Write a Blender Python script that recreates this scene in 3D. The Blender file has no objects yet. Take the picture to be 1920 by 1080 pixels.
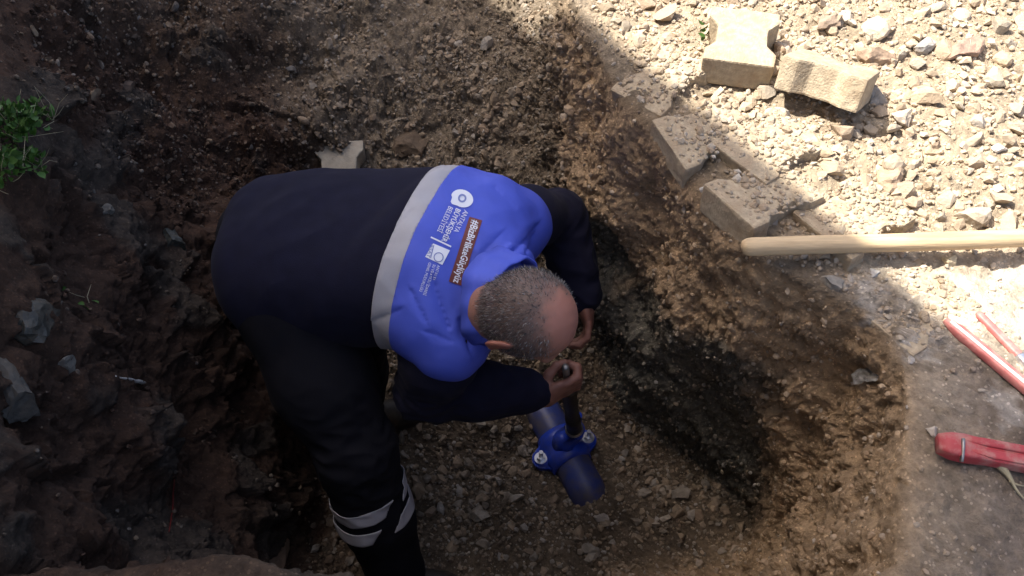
import bpy, bmesh, math, random
import numpy as np
from mathutils import Vector, Matrix
from mathutils.bvhtree import BVHTree

random.seed(7)
rng = np.random.default_rng(11)
scene = bpy.context.scene
COL = scene.collection
R = math.radians

# ------------------------------------------------------------------ camera
PITCH = R(53.0)
FPX = 1660.0                       # focal length in photo pixels (1920 wide)
CAMZ = 1.30                        # phone held 1.3 m over the undisturbed ground (z = 0)
cam_d = bpy.data.cameras.new('camera')
cam_d.sensor_width = 36.0
cam_d.lens = FPX / 1920.0 * 36.0
cam_d.clip_start = 0.05
cam_d.clip_end = 500.0
cam = bpy.data.objects.new('camera', cam_d)
COL.objects.link(cam)
cam.location = (0, 0, CAMZ)
cam.rotation_euler = (math.pi / 2 - PITCH, 0, 0)
scene.camera = cam
CAM = np.array([0, 0, CAMZ])
FWD = np.array([0, math.cos(PITCH), -math.sin(PITCH)])
UPV = np.array([0, math.sin(PITCH), math.cos(PITCH)])
RGT = np.array([1.0, 0, 0])

# ------------------------------------------------------------------ light
SUN_EL = R(57.0)
SUN_AZ = np.array([-0.957, 0.29])              # horizontal direction towards the sun
world = bpy.data.worlds.new('World')
scene.world = world
world.use_nodes = True
wn = world.node_tree.nodes
wl = world.node_tree.links
sky = wn.new('ShaderNodeTexSky')
sky.sky_type = 'NISHITA'
sky.sun_disc = False
sky.sun_elevation = SUN_EL
sky.sun_rotation = math.atan2(SUN_AZ[0], SUN_AZ[1])
sky.air_density = 0.7
sky.dust_density = 5.0
sky.ozone_density = 0.3
wn['Background'].inputs['Strength'].default_value = 0.145
wl.new(sky.outputs['Color'], wn['Background'].inputs['Color'])
sun_d = bpy.data.lights.new('sun', 'SUN')
sun_d.energy = 4.8
sun_d.angle = R(0.4)
sun_d.color = (1.0, 0.95, 0.87)
sun = bpy.data.objects.new('sun', sun_d)
COL.objects.link(sun)
sdir = Vector((SUN_AZ[0] * math.cos(SUN_EL), SUN_AZ[1] * math.cos(SUN_EL), math.sin(SUN_EL)))
sun.rotation_euler = sdir.to_track_quat('Z', 'Y').to_euler()
sun.location = (-4, 2, 8)
vs = scene.view_settings
vs.view_transform = 'Standard'
vs.look = 'None'
vs.exposure = 1.3
vs.gamma = 1.0
vs.use_curve_mapping = False
scene.cycles.filter_width = 1.5
scene.cycles.max_bounces = 6
scene.cycles.diffuse_bounces = 4

# ------------------------------------------------------------------ helpers
def P(px, py, z):
    """photo pixel + height -> world point"""
    u = (px - 960.0) / FPX
    v = (py - 540.0) / FPX
    d = FWD + u * RGT - v * UPV
    t = (z - CAMZ) / d[2]
    return CAM + t * d

def pixdir(px, py):
    u = (px - 960.0) / FPX
    v = (py - 540.0) / FPX
    d = FWD + u * RGT - v * UPV
    return Vector(d / np.linalg.norm(d))

def proj(p):
    q = np.asarray(p) - CAM
    dep = q @ FWD
    return 960 + FPX * (q @ RGT) / dep, 540 - FPX * (q @ UPV) / dep

def nrm(v):
    v = np.asarray(v, float)
    return v / np.linalg.norm(v)

_perm = np.arange(256)
np.random.default_rng(3).shuffle(_perm)
_perm = np.concatenate([_perm, _perm, _perm]).astype(np.int32)
_grad = np.random.default_rng(5).normal(size=(256, 3))
_grad /= np.linalg.norm(_grad, axis=1)[:, None]

def pnoise(p):
    p = np.asarray(p, float)
    i = np.floor(p).astype(np.int64)
    f = p - i
    w = f * f * f * (f * (f * 6 - 15) + 10)
    i &= 255
    out = np.zeros(p.shape[:-1])
    for dx in (0, 1):
        wx = w[..., 0] if dx else 1 - w[..., 0]
        a = _perm[i[..., 0] + dx]
        for dy in (0, 1):
            wy = w[..., 1] if dy else 1 - w[..., 1]
            b = _perm[a + i[..., 1] + dy]
            for dz in (0, 1):
                wz = w[..., 2] if dz else 1 - w[..., 2]
                g = _grad[_perm[b + i[..., 2] + dz] & 255]
                out += wx * wy * wz * (g[..., 0] * (f[..., 0] - dx) + g[..., 1] * (f[..., 1] - dy) + g[..., 2] * (f[..., 2] - dz))
    return out * 1.6

def facets(p, seed):
    """broken-earth relief: every cell of a 3-D cell pattern is a tilted flat facet"""
    p = np.asarray(p, float)
    i = np.floor(p).astype(np.int64)
    best = np.full(p.shape[:-1], 9.0)
    out = np.zeros(p.shape[:-1])
    for dx in (-1, 0, 1):
        for dy in (-1, 0, 1):
            for dz in (-1, 0, 1):
                c = i + np.array([dx, dy, dz])
                h = _perm[_perm[_perm[(c[..., 0] + seed) & 255] + (c[..., 1] & 255)] + (c[..., 2] & 255)]
                fp = c + 0.5 + 0.48 * _grad[h]
                q = p - fp
                d = np.einsum('...i,...i', q, q)
                g = _grad[(h * 7 + 13) & 255]
                v = np.einsum('...i,...i', q, g) + 0.55 * _grad[(h * 3 + 5) & 255][..., 0]
                m = d < best
                best = np.where(m, d, best)
                out = np.where(m, v, out)
    return out

def sstep(a, b, x):
    t = np.clip((x - a) / (b - a), 0, 1)
    return t * t * (3 - 2 * t)

def np_mesh(name, V, F, smooth=True):
    V = np.asarray(V, np.float32)
    F = np.asarray(F, np.int32)
    me = bpy.data.meshes.new(name)
    me.vertices.add(len(V))
    me.vertices.foreach_set('co', V.ravel())
    k = F.shape[1]
    me.loops.add(F.size)
    me.loops.foreach_set('vertex_index', F.ravel())
    me.polygons.add(len(F))
    me.polygons.foreach_set('loop_start', np.arange(len(F), dtype=np.int32) * k)
    me.polygons.foreach_set('loop_total', np.full(len(F), k, np.int32))
    me.polygons.foreach_set('use_smooth', np.full(len(F), smooth, bool))
    me.update(calc_edges=True)
    return me

def add_color(me, name, C, alpha=1.0):
    a = me.color_attributes.new(name, 'FLOAT_COLOR', 'POINT')
    A = np.ones((len(C), 4), np.float32)
    A[:, :3] = C
    A[:, 3] = alpha
    a.data.foreach_set('color', A.ravel())

def obj(name, me, mat=None, parent=None, **props):
    o = bpy.data.objects.new(name, me)
    COL.objects.link(o)
    if mat is not None and me is not None:
        me.materials.clear()
        me.materials.append(mat)
    if parent is not None:
        o.parent = parent
    for k, v in props.items():
        o[k] = v
    return o

def tag(o, label, cat, group=None):
    o['label'] = label
    o['category'] = cat
    if group:
        o['group'] = group
    return o

def empty(name, loc=(0, 0, 0)):
    o = bpy.data.objects.new(name, None)
    o.empty_display_size = 0.05
    COL.objects.link(o)
    o.location = loc
    return o

def attach(child, root):
    """parent a world-space mesh to an empty that stands elsewhere"""
    child.parent = root
    child.matrix_parent_inverse = Matrix.Translation(-root.location)
    return child

def bm_mesh(name, bm, smooth=False):
    me = bpy.data.meshes.new(name)
    bm.normal_update()
    bm.to_mesh(me)
    bm.free()
    for p in me.polygons:
        p.use_smooth = smooth
    return me

def tube_arrays(path, rad, n=12, cap=True):
    path = np.asarray(path, float)
    m = len(path)
    rad = np.broadcast_to(np.asarray(rad, float), (m,))
    T = np.gradient(path, axis=0)
    T /= np.linalg.norm(T, axis=1)[:, None]
    ref = np.array([0, 0, 1.0]) if abs(T[0][2]) < 0.9 else np.array([1.0, 0, 0])
    V = []
    for i in range(m):
        a = np.cross(T[i], ref)
        a /= np.linalg.norm(a)
        b = np.cross(T[i], a)
        th = np.arange(n) / n * 2 * math.pi
        V.append(path[i] + rad[i] * (np.cos(th)[:, None] * a + np.sin(th)[:, None] * b))
    V = np.concatenate(V)
    F = []
    for i in range(m - 1):
        for j in range(n):
            F.append((i * n + j, i * n + (j + 1) % n, (i + 1) * n + (j + 1) % n, (i + 1) * n + j))
    if cap:
        c0, c1 = len(V), len(V) + 1
        V = np.concatenate([V, path[:1], path[-1:]])
        for j in range(n):
            F.append((c0, (j + 1) % n, j, c0))
            F.append((c1, (m - 1) * n + j, (m - 1) * n + (j + 1) % n, c1))
    return V, F

def tube(name, path, rad, mat, parent=None, n=14, smooth=True):
    V, F = tube_arrays(path, rad, n)
    me = bpy.data.meshes.new(name)
    me.from_pydata([tuple(v) for v in V], [], [f[:3] if f[0] == f[3] else f for f in F])
    for p in me.polygons:
        p.use_smooth = smooth
    me.update()
    return obj(name, me, mat, parent)

def frame_matrix(o, x, y, z):
    return Matrix(((x[0], y[0], z[0], o[0]), (x[1], y[1], z[1], o[1]), (x[2], y[2], z[2], o[2]), (0, 0, 0, 1)))

# ------------------------------------------------------------------ materials
def mat(name, base=(0.5, 0.5, 0.5), rough=0.7, metal=0.0, noise=0.0, nscale=40.0, bump=0.0, bscale=120.0,
        spec=0.4, dirt=None, dirt_amt=0.0, dirt_scale=14.0, sheen=0.0, coat=0.0, stretch=None):
    m = bpy.data.materials.new(name)
    m.use_nodes = True
    nt = m.node_tree
    N, L = nt.nodes, nt.links
    b = N['Principled BSDF']
    b.inputs['Roughness'].default_value = rough
    b.inputs['Metallic'].default_value = metal
    b.inputs['Specular IOR Level'].default_value = spec
    if sheen:
        b.inputs['Sheen Weight'].default_value = sheen
    tc = N.new('ShaderNodeTexCoord')
    if stretch:
        mp = N.new('ShaderNodeMapping')
        mp.inputs['Scale'].default_value = stretch
        L.new(tc.outputs['Object'], mp.inputs['Vector'])
        class _T:
            outputs = {'Object': mp.outputs[0]}
        tc = _T
    col = N.new('ShaderNodeRGB')
    col.outputs[0].default_value = (*base, 1)
    cur = col.outputs[0]
    if noise:
        n = N.new('ShaderNodeTexNoise')
        n.inputs['Scale'].default_value = nscale
        n.inputs['Detail'].default_value = 6
        L.new(tc.outputs['Object'], n.inputs['Vector'])
        mr = N.new('ShaderNodeMapRange')
        mr.inputs[1].default_value = 0.3
        mr.inputs[2].default_value = 0.7
        mr.inputs[3].default_value = 1 - noise
        mr.inputs[4].default_value = 1 + noise
        L.new(n.outputs['Fac'], mr.inputs[0])
        mx = N.new('ShaderNodeMix')
        mx.data_type = 'RGBA'
        mx.blend_type = 'MULTIPLY'
        mx.inputs[0].default_value = 1
        L.new(cur, mx.inputs[6])
        L.new(mr.outputs[0], mx.inputs[7])
        cur = mx.outputs[2]
    if dirt is not None:
        n = N.new('ShaderNodeTexNoise')
        n.inputs['Scale'].default_value = dirt_scale
        n.inputs['Detail'].default_value = 8
        n.inputs['Roughness'].default_value = 0.65
        L.new(tc.outputs['Object'], n.inputs['Vector'])
        mr = N.new('ShaderNodeMapRange')
        mr.inputs[1].default_value = 0.45
        mr.inputs[2].default_value = 0.65
        mr.inputs[3].default_value = 0
        mr.inputs[4].default_value = dirt_amt
        L.new(n.outputs['Fac'], mr.inputs[0])
        mx = N.new('ShaderNodeMix')
        mx.data_type = 'RGBA'
        mx.inputs[7].default_value = (*dirt, 1)
        L.new(mr.outputs[0], mx.inputs[0])
        L.new(cur, mx.inputs[6])
        cur = mx.outputs[2]
    L.new(cur, b.inputs['Base Color'])
    if bump:
        n = N.new('ShaderNodeTexNoise')
        n.inputs['Scale'].default_value = bscale
        n.inputs['Detail'].default_value = 5
        L.new(tc.outputs['Object'], n.inputs['Vector'])
        bp = N.new('ShaderNodeBump')
        bp.inputs['Strength'].default_value = bump
        bp.inputs['Distance'].default_value = 0.004
        L.new(n.outputs['Fac'], bp.inputs['Height'])
        L.new(bp.outputs[0], b.inputs['Normal'])
    return m

def ramp(N, stops):
    r = N.new('ShaderNodeValToRGB')
    while len(r.color_ramp.elements) > 1:
        r.color_ramp.elements.remove(r.color_ramp.elements[-1])
    r.color_ramp.elements[0].position = stops[0][0]
    r.color_ramp.elements[0].color = (*stops[0][1], 1)
    for p, c in stops[1:]:
        e = r.color_ramp.elements.new(p)
        e.color = (*c, 1)
    return r

def soil_material():
    m = bpy.data.materials.new('soil')
    m.use_nodes = True
    N, L = m.node_tree.nodes, m.node_tree.links
    b = N['Principled BSDF']
    b.inputs['Roughness'].default_value = 0.92
    b.inputs['Specular IOR Level'].default_value = 0.25
    tc = N.new('ShaderNodeTexCoord')
    at = N.new('ShaderNodeAttribute')
    at.attribute_name = 'soil'
    n1 = N.new('ShaderNodeTexNoise')
    n1.inputs['Scale'].default_value = 55
    n1.inputs['Detail'].default_value = 10
    n1.inputs['Roughness'].default_value = 0.72
    L.new(tc.outputs['Object'], n1.inputs['Vector'])
    r1 = ramp(N, [(0.25, (0.45, 0.44, 0.42)), (0.5, (0.95, 0.95, 0.95)), (0.72, (1.5, 1.48, 1.42))])
    L.new(n1.outputs['Fac'], r1.inputs[0])
    mx = N.new('ShaderNodeMix')
    mx.data_type = 'RGBA'
    mx.blend_type = 'MULTIPLY'
    mx.inputs[0].default_value = 0.9
    L.new(at.outputs['Color'], mx.inputs[6])
    L.new(r1.outputs[0], mx.inputs[7])
    # tiny pale grains of grit
    vo = N.new('ShaderNodeTexVoronoi')
    vo.inputs['Scale'].default_value = 170
    L.new(tc.outputs['Object'], vo.inputs['Vector'])
    sep = N.new('ShaderNodeSeparateColor')
    L.new(vo.outputs['Color'], sep.inputs[0])
    gt = N.new('ShaderNodeMath')
    gt.operation = 'GREATER_THAN'
    gt.inputs[1].default_value = 0.86
    L.new(sep.outputs[0], gt.inputs[0])
    lt = N.new('ShaderNodeMath')
    lt.operation = 'LESS_THAN'
    lt.inputs[1].default_value = 0.42
    L.new(vo.outputs['Distance'], lt.inputs[0])
    ml = N.new('ShaderNodeMath')
    ml.operation = 'MULTIPLY'
    L.new(gt.outputs[0], ml.inputs[0])
    L.new(lt.outputs[0], ml.inputs[1])
    ml2 = N.new('ShaderNodeMath')
    ml2.operation = 'MULTIPLY'
    ml2.inputs[1].default_value = 0.55
    L.new(ml.outputs[0], ml2.inputs[0])
    gc = N.new('ShaderNodeMix')
    gc.data_type = 'RGBA'
    gc.blend_type = 'MULTIPLY'
    gc.inputs[0].default_value = 1
    gc.inputs[7].default_value = (2.1, 2.1, 2.1, 1)
    L.new(at.outputs['Color'], gc.inputs[6])
    mx2 = N.new('ShaderNodeMix')
    mx2.data_type = 'RGBA'
    L.new(ml2.outputs[0], mx2.inputs[0])
    L.new(mx.outputs[2], mx2.inputs[6])
    L.new(gc.outputs[2], mx2.inputs[7])
    L.new(mx2.outputs[2], b.inputs['Base Color'])
    n2 = N.new('ShaderNodeTexNoise')
    n2.inputs['Scale'].default_value = 110
    n2.inputs['Detail'].default_value = 8
    n2.inputs['Roughness'].default_value = 0.7
    L.new(tc.outputs['Object'], n2.inputs['Vector'])
    bp = N.new('ShaderNodeBump')
    bp.inputs['Strength'].default_value = 0.9
    bp.inputs['Distance'].default_value = 0.012
    L.new(n2.outputs['Fac'], bp.inputs['Height'])
    L.new(bp.outputs[0], b.inputs['Normal'])
    return m

def stone_material(name, source):
    """source: 'island' for the joined gravel, 'object' for single stones"""
    m = bpy.data.materials.new(name)
    m.use_nodes = True
    N, L = m.node_tree.nodes, m.node_tree.links
    b = N['Principled BSDF']
    b.inputs['Roughness'].default_value = 0.85
    b.inputs['Specular IOR Level'].default_value = 0.3
    if source == 'island':
        g = N.new('ShaderNodeNewGeometry')
        rnd = g.outputs['Random Per Island']
        at = N.new('ShaderNodeAttribute')
        at.attribute_name = 'soil'
        dust = at.outputs['Color']
    else:
        g = N.new('ShaderNodeObjectInfo')
        rnd = g.outputs['Random']
        dust = g.outputs['Color']
    r = ramp(N, [(0.0, (0.30, 0.225, 0.15)), (0.25, (0.40, 0.31, 0.215)), (0.45, (0.24, 0.17, 0.12)),
                 (0.6, (0.36, 0.30, 0.23)), (0.75, (0.25, 0.235, 0.21)), (0.87, (0.44, 0.39, 0.32)),
                 (0.96, (0.34, 0.33, 0.31)), (1.0, (0.56, 0.53, 0.48))])
    L.new(rnd, r.inputs[0])
    tc = N.new('ShaderNodeTexCoord')
    geo = N.new('ShaderNodeNewGeometry')
    n = N.new('ShaderNodeTexNoise')
    n.inputs['Scale'].default_value = 60
    n.inputs['Detail'].default_value = 7
    n.inputs['Roughness'].default_value = 0.65
    L.new(geo.outputs['Position'], n.inputs['Vector'])
    rr = ramp(N, [(0.3, (0.72, 0.72, 0.72)), (0.7, (1.22, 1.2, 1.17))])
    L.new(n.outputs['Fac'], rr.inputs[0])
    mx = N.new('ShaderNodeMix')
    mx.data_type = 'RGBA'
    mx.blend_type = 'MULTIPLY'
    mx.inputs[0].default_value = 1
    L.new(r.outputs[0], mx.inputs[6])
    L.new(rr.outputs[0], mx.inputs[7])
    # soil clinging to the stone
    n3 = N.new('ShaderNodeTexNoise')
    n3.inputs['Scale'].default_value = 28
    n3.inputs['Detail'].default_value = 6
    L.new(geo.outputs['Position'], n3.inputs['Vector'])
    mr = N.new('ShaderNodeMapRange')
    mr.inputs[1].default_value = 0.35
    mr.inputs[2].default_value = 0.68
    mr.inputs[3].default_value = 0.42
    mr.inputs[4].default_value = 0.93
    L.new(n3.outputs['Fac'], mr.inputs[0])
    m2 = N.new('ShaderNodeMix')
    m2.data_type = 'RGBA'
    mm = N.new('ShaderNodeMath')
    mm.operation = 'MULTIPLY'
    mm.use_clamp = True
    mm.inputs[1].default_value = 1.0
    L.new(mr.outputs[0], mm.inputs[0])
    L.new(at.outputs['Alpha'] if source == 'island' else g.outputs['Alpha'], mm.inputs[1])
    L.new(mm.outputs[0], m2.inputs[0])
    L.new(mx.outputs[2], m2.inputs[6])
    L.new(dust, m2.inputs[7])
    L.new(m2.outputs[2], b.inputs['Base Color'])
    bp = N.new('ShaderNodeBump')
    bp.inputs['Strength'].default_value = 0.6
    bp.inputs['Distance'].default_value = 0.004
    n4 = N.new('ShaderNodeTexNoise')
    n4.inputs['Scale'].default_value = 160
    n4.inputs['Detail'].default_value = 5
    L.new(geo.outputs['Position'], n4.inputs['Vector'])
    L.new(n4.outputs['Fac'], bp.inputs['Height'])
    L.new(bp.outputs[0], b.inputs['Normal'])
    return m

M_SOIL = soil_material()
M_GRAVEL = stone_material('gravel', 'island')
M_STONE = stone_material('stone', 'object')
M_CONC = mat('dusty_concrete', (0.38, 0.31, 0.215), 0.9, noise=0.22, nscale=70, bump=0.7, bscale=220,
             dirt=(0.30, 0.22, 0.14), dirt_amt=0.65, dirt_scale=22)
M_NAVY = mat('navy_cloth', (0.0105, 0.0105, 0.024), 0.9, noise=0.15, nscale=30, bump=0.2, bscale=500, spec=0.12, sheen=0.02)
M_TROUS = mat('black_navy_cloth', (0.006, 0.006, 0.0095), 0.9, noise=0.15, nscale=30, bump=0.2, bscale=500, spec=0.2)
M_BLUE = mat('royal_blue_cloth', (0.070, 0.105, 0.54), 0.62, noise=0.06, nscale=18, bump=0.12, bscale=600, spec=0.3)
M_REFL = mat('silver_reflective_tape', (0.35, 0.345, 0.375), 0.5, noise=0.06, nscale=25, bump=0.08, bscale=400, spec=0.5)
M_WHITEP = mat('white_print', (0.74, 0.76, 0.82), 0.6)
M_GREYP = mat('grey_blue_print', (0.20, 0.24, 0.48), 0.6)
M_BROWNP = mat('brown_print', (0.15, 0.038, 0.028), 0.6)
M_WOOD = mat('ash_wood', (0.56, 0.42, 0.25), 0.6, noise=0.16, nscale=9, bump=0.25, bscale=30, dirt=(0.33, 0.215, 0.115), dirt_amt=0.7, dirt_scale=6, stretch=(0.7, 9, 9))
M_RED = mat('worn_red_paint', (0.36, 0.045, 0.052), 0.55, noise=0.12, nscale=30, dirt=(0.37, 0.20, 0.17), dirt_amt=0.9, dirt_scale=26)
M_PALERED = mat('glare_paled_red_paint', (0.46, 0.13, 0.12), 0.5, noise=0.15, nscale=30, dirt=(0.5, 0.3, 0.25), dirt_amt=0.6, dirt_scale=30)  # red paint mixed paler and pinker to imitate blown-out sunlight on the cutter
M_STEEL = mat('dull_steel', (0.30, 0.29, 0.28), 0.4, metal=0.85, noise=0.2, nscale=60)
M_GALV = mat('bright_zinc', (0.62, 0.63, 0.66), 0.28, metal=0.9, noise=0.1, nscale=60)
M_PIPEB = mat('blue_pipe_plastic', (0.030, 0.045, 0.17), 0.42, noise=0.15, nscale=25, dirt=(0.10, 0.085, 0.07), dirt_amt=0.75, dirt_scale=16)
M_SADDLE = mat('blue_epoxy', (0.016, 0.050, 0.40), 0.35, noise=0.12, nscale=40, dirt=(0.10, 0.085, 0.07), dirt_amt=0.35, dirt_scale=30)
M_BLACKP = mat('black_plastic', (0.014, 0.014, 0.013), 0.5, noise=0.2, nscale=50, dirt=(0.07, 0.06, 0.045), dirt_amt=0.5)
M_GREYB = mat('pale_powder', (0.5, 0.47, 0.42), 0.95, noise=0.2, nscale=60, bump=0.6, bscale=160)
M_LEATHER = mat('boot_leather', (0.02, 0.016, 0.013), 0.6, noise=0.3, nscale=40, dirt=(0.11, 0.08, 0.05), dirt_amt=0.8)
M_LEAF = mat('weed_leaf', (0.045, 0.11, 0.016), 0.55, noise=0.35, nscale=30)
M_STRAW = mat('dry_straw', (0.30, 0.26, 0.17), 0.7, noise=0.3, nscale=40)
M_PLASTER = mat('house_plaster', (0.42, 0.38, 0.33), 0.9, noise=0.1, nscale=4, bump=0.3, bscale=60)

# ------------------------------------------------------------------ ground with the pit
# pairs of (rim point on the z=0 ground, foot of the slope on the pit floor, sampling weight)
def rimp(px, py):
    p = P(px, py, 0.0)
    return p[0], p[1]

pairs = [
    (rimp(1645, 1085), (0.50, 0.64, -1.05), 2.2),
    (rimp(1690, 950), (0.60, 0.76, -1.04), 2.2),
    (rimp(1695, 800), (0.655, 0.89, -1.03), 2.2),
    (rimp(1688, 690), (0.64, 1.01, -1.04), 2.4),
    (rimp(1640, 605), (0.56, 1.14, -1.08), 2.4),
    (rimp(1540, 545), (0.48, 1.21, -1.09), 2.4),
    (rimp(1440, 495), (0.41, 1.27, -1.09), 2.4),
    (rimp(1365, 425), (0.36, 1.33, -1.08), 2.4),
    (rimp(1300, 335), (0.31, 1.43, -1.05), 2.4),
    (rimp(1225, 245), (0.24, 1.53, -0.98), 2.4),
    (rimp(1150, 150), (0.16, 1.64, -0.90), 2.2),
    (rimp(1095, 40), (0.09, 1.72, -0.82), 2.0),
    ((0.12, 2.15), (0.02, 1.80, -0.78), 1.4),
    ((0.16, 2.70), (-0.06, 1.84, -0.78), 1.2),
    ((-0.15, 3.15), (-0.16, 1.86, -0.78), 1.4),
    ((-0.80, 3.15), (-0.30, 1.84, -0.80), 1.4),
    ((-1.35, 2.75), (-0.42, 1.76, -0.84), 1.4),
    ((-1.36, 2.15), (-0.50, 1.62, -0.92), 1.5),
    ((-1.17, 1.66), (-0.56, 1.44, -1.00), 1.5),
    ((-1.04, 1.30), (-0.58, 1.24, -1.07), 1.5),
    ((-0.97, 0.98), (-0.57, 1.04, -1.10), 1.5),
    ((-0.93, 0.70), (-0.55, 0.86, -1.10), 1.4),
    ((-0.80, 0.46), (-0.47, 0.74, -1.10), 1.4),
    ((-0.42, 0.475), (-0.34, 0.70, -1.10), 1.4),
    ((-0.12, 0.40), (-0.10, 0.68, -1.10), 1.0),
    ((0.25, 0.385), (0.24, 0.63, -1.08), 1.2),
]
NT = 1250
K = len(pairs)
rim_c = np.array([p[0] for p in pairs])
foot_c = np.array([p[1] for p in pairs])
wt = np.array([p[2] for p in pairs])
def catmull(C, s):
    i = np.floor(s).astype(int)
    f = (s - i)[:, None]
    p0, p1, p2, p3 = (C[(i + k) % len(C)] for k in (-1, 0, 1, 2))
    return 0.5 * (2 * p1 + (p2 - p0) * f + (2 * p0 - 5 * p1 + 4 * p2 - p3) * f ** 2 + (3 * p1 - p0 - 3 * p2 + p3) * f ** 3)
ss = np.linspace(0, K, 8000, endpoint=False)
rr_ = catmull(rim_c, ss)
seg = np.linalg.norm(np.roll(rr_, -1, 0) - rr_, axis=1) + 0.3 * np.linalg.norm(np.roll(catmull(foot_c, ss), -1, 0) - catmull(foot_c, ss), axis=1)
wgt = np.interp(ss, np.arange(K + 1), np.append(wt, wt[0]))
cum = np.concatenate([[0], np.cumsum(seg * wgt)])
st = np.interp(np.linspace(0, cum[-1], NT, endpoint=False), cum[:-1], ss)
RIM = catmull(rim_c, st)
FOOT = catmull(foot_c, st)
CEN = np.array([-0.02, 1.18, -1.10])
n1, n2, n3 = 105, 190, 175
rows = []
for k in range(n1):
    a = (k / n1)
    xyz = CEN + (FOOT - CEN) * max(a, 0.004)
    rows.append(xyz)
for k in range(n2):
    w = k / n2
    # slightly bellied profile: a little scree at the foot, slope easing at the lip
    a = w
    bz = w + 0.05 * math.sin(2 * math.pi * w)
    xy = FOOT[:, :2] + (RIM - FOOT[:, :2]) * a
    z = FOOT[:, 2] * (1 - bz)
    rows.append(np.column_stack([xy, z]))
outd = RIM - CEN[:2]
outd /= np.linalg.norm(outd, axis=1)[:, None]
dd = np.linspace(0, 1.55, n3)
gg = 1.55 + np.cumsum(0.012 * 1.42 ** np.arange(24))
for d in np.concatenate([dd, gg]):
    xy = RIM + outd * d
    rows.append(np.column_stack([xy, np.zeros(NT)]))
G = np.array(rows)                                  # (rows, NT, 3)
NR = len(G)
for it in range(5):                                # soften lip and foot
    G[1:-1] = 0.25 * G[:-2] + 0.5 * G[1:-1] + 0.25 * G[2:]
def grid_normals(G):
    du = np.gradient(G, axis=0)
    dv = (np.roll(G, -1, 1) - np.roll(G, 1, 1)) * 0.5
    n = np.cross(du, dv)
    n /= np.linalg.norm(n, axis=2)[..., None] + 1e-12
    return n
Nn = grid_normals(G)
if Nn[5, 5, 2] < 0:
    Nn = -Nn
ridx = np.arange(NR)[:, None] * np.ones((1, NT))
wallw = sstep(n1 - 12, n1 + 14, ridx) * (1 - sstep(n1 + n2 - 14, n1 + n2 + 6, ridx))
outw = sstep(n1 + n2 - 6, n1 + n2 + 20, ridx)
farfade = 1 - sstep(2.2, 6.0, np.linalg.norm(G[..., :2] - CEN[:2], axis=2)) * 0.85
B = G.copy()
right = sstep(0.05, 0.35, G[..., 0])
left = sstep(-0.35, -0.6, G[..., 0])
ang_up = np.clip(Nn[..., 2], 0, 1)
big = pnoise(B * 4.3 + 3.1)
mid = pnoise(B * 11.0 + 7.7)
m2 = pnoise(B * 26.0 + 1.3)
fine = 0.5 - np.abs(pnoise(B * 52.0 + 9.2))
vfine = pnoise(B * 115.0 + 4.4)
clod = np.clip(pnoise(B * 34.0 + 31) - 0.05, 0, 0.3) * 2.5 * sstep(-0.2, 0.3, pnoise(B * 7 + 70))
rs = slice(0, n1 + n2 + n3)
fa, fb_, fc = np.zeros(G.shape[:2]), np.zeros(G.shape[:2]), np.zeros(G.shape[:2])
warp = np.stack([pnoise(B[rs] * 9 + 60), pnoise(B[rs] * 9 + 80), pnoise(B[rs] * 9 + 90)], -1) * 0.03
fa[rs] = facets((B[rs] + warp) * 9.0, 3)
fb_[rs] = facets((B[rs] + warp * .6) * 24.0, 17)
fc[rs] = facets((B[rs] + warp * .3) * 58.0, 29)
crumb = 0.45 + 0.55 * sstep(-0.25, 0.25, pnoise(B * 6 + 70))
disp = (big * (0.018 + 0.030 * wallw + 0.045 * wallw * left)
        + mid * (0.009 + 0.010 * wallw)
        + m2 * (0.005 + 0.004 * wallw) + fine * (0.006 + 0.004 * wallw) + vfine * 0.0045
        + fa * wallw * (0.012 + 0.024 * left) * crumb
        + fb_ * (0.004 + wallw * (0.011 + 0.006 * left)) * crumb
        + fc * (0.0025 + wallw * 0.0050) * crumb)
# layered ledges in the cut right face
strata = pnoise(np.stack([B[..., 0] * 2, B[..., 1] * 3.2, B[..., 2] * 15 + pnoise(B * 3) * 1.2], -1))
disp += wallw * right * strata * 0.010
rimr = np.exp(-((ridx - (n1 + n2 - 4)) / 14.0) ** 2)
disp *= 1 - 0.45 * rimr
# keep the floor under the boots and the pipe level
def flat_at(x, y, r0, r1):
    return 1 - sstep(r0, r1, np.hypot(G[..., 0] - x, G[..., 1] - y))
quiet = np.maximum.reduce([flat_at(0.14, 1.17, 0.12, 0.24), flat_at(-0.27, 0.83, 0.10, 0.2), flat_at(-0.42, 1.28, 0.10, 0.2)])
disp *= 1 - 0.7 * quiet * (1 - wallw)
disp *= farfade
# the loose heap of rubble beyond the right rim
pe_ = P(1122, 972, -1.06)
heap2 = 0.05 * np.exp(-((G[..., 0] - pe_[0]) ** 2 + (G[..., 1] - pe_[1]) ** 2) / 0.055 ** 2)
heap = np.exp(-(((G[..., 0] - 0.95) / 0.55) ** 2 + ((G[..., 1] - 1.75) / 0.6) ** 2)) * outw * 0.05
G = G + Nn * disp[..., None]
G[..., 2] += heap + heap2
G[..., 2] -= outw * 0.0
TN = grid_normals(G)
if TN[5, 5, 2] < 0:
    TN = -TN

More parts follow.
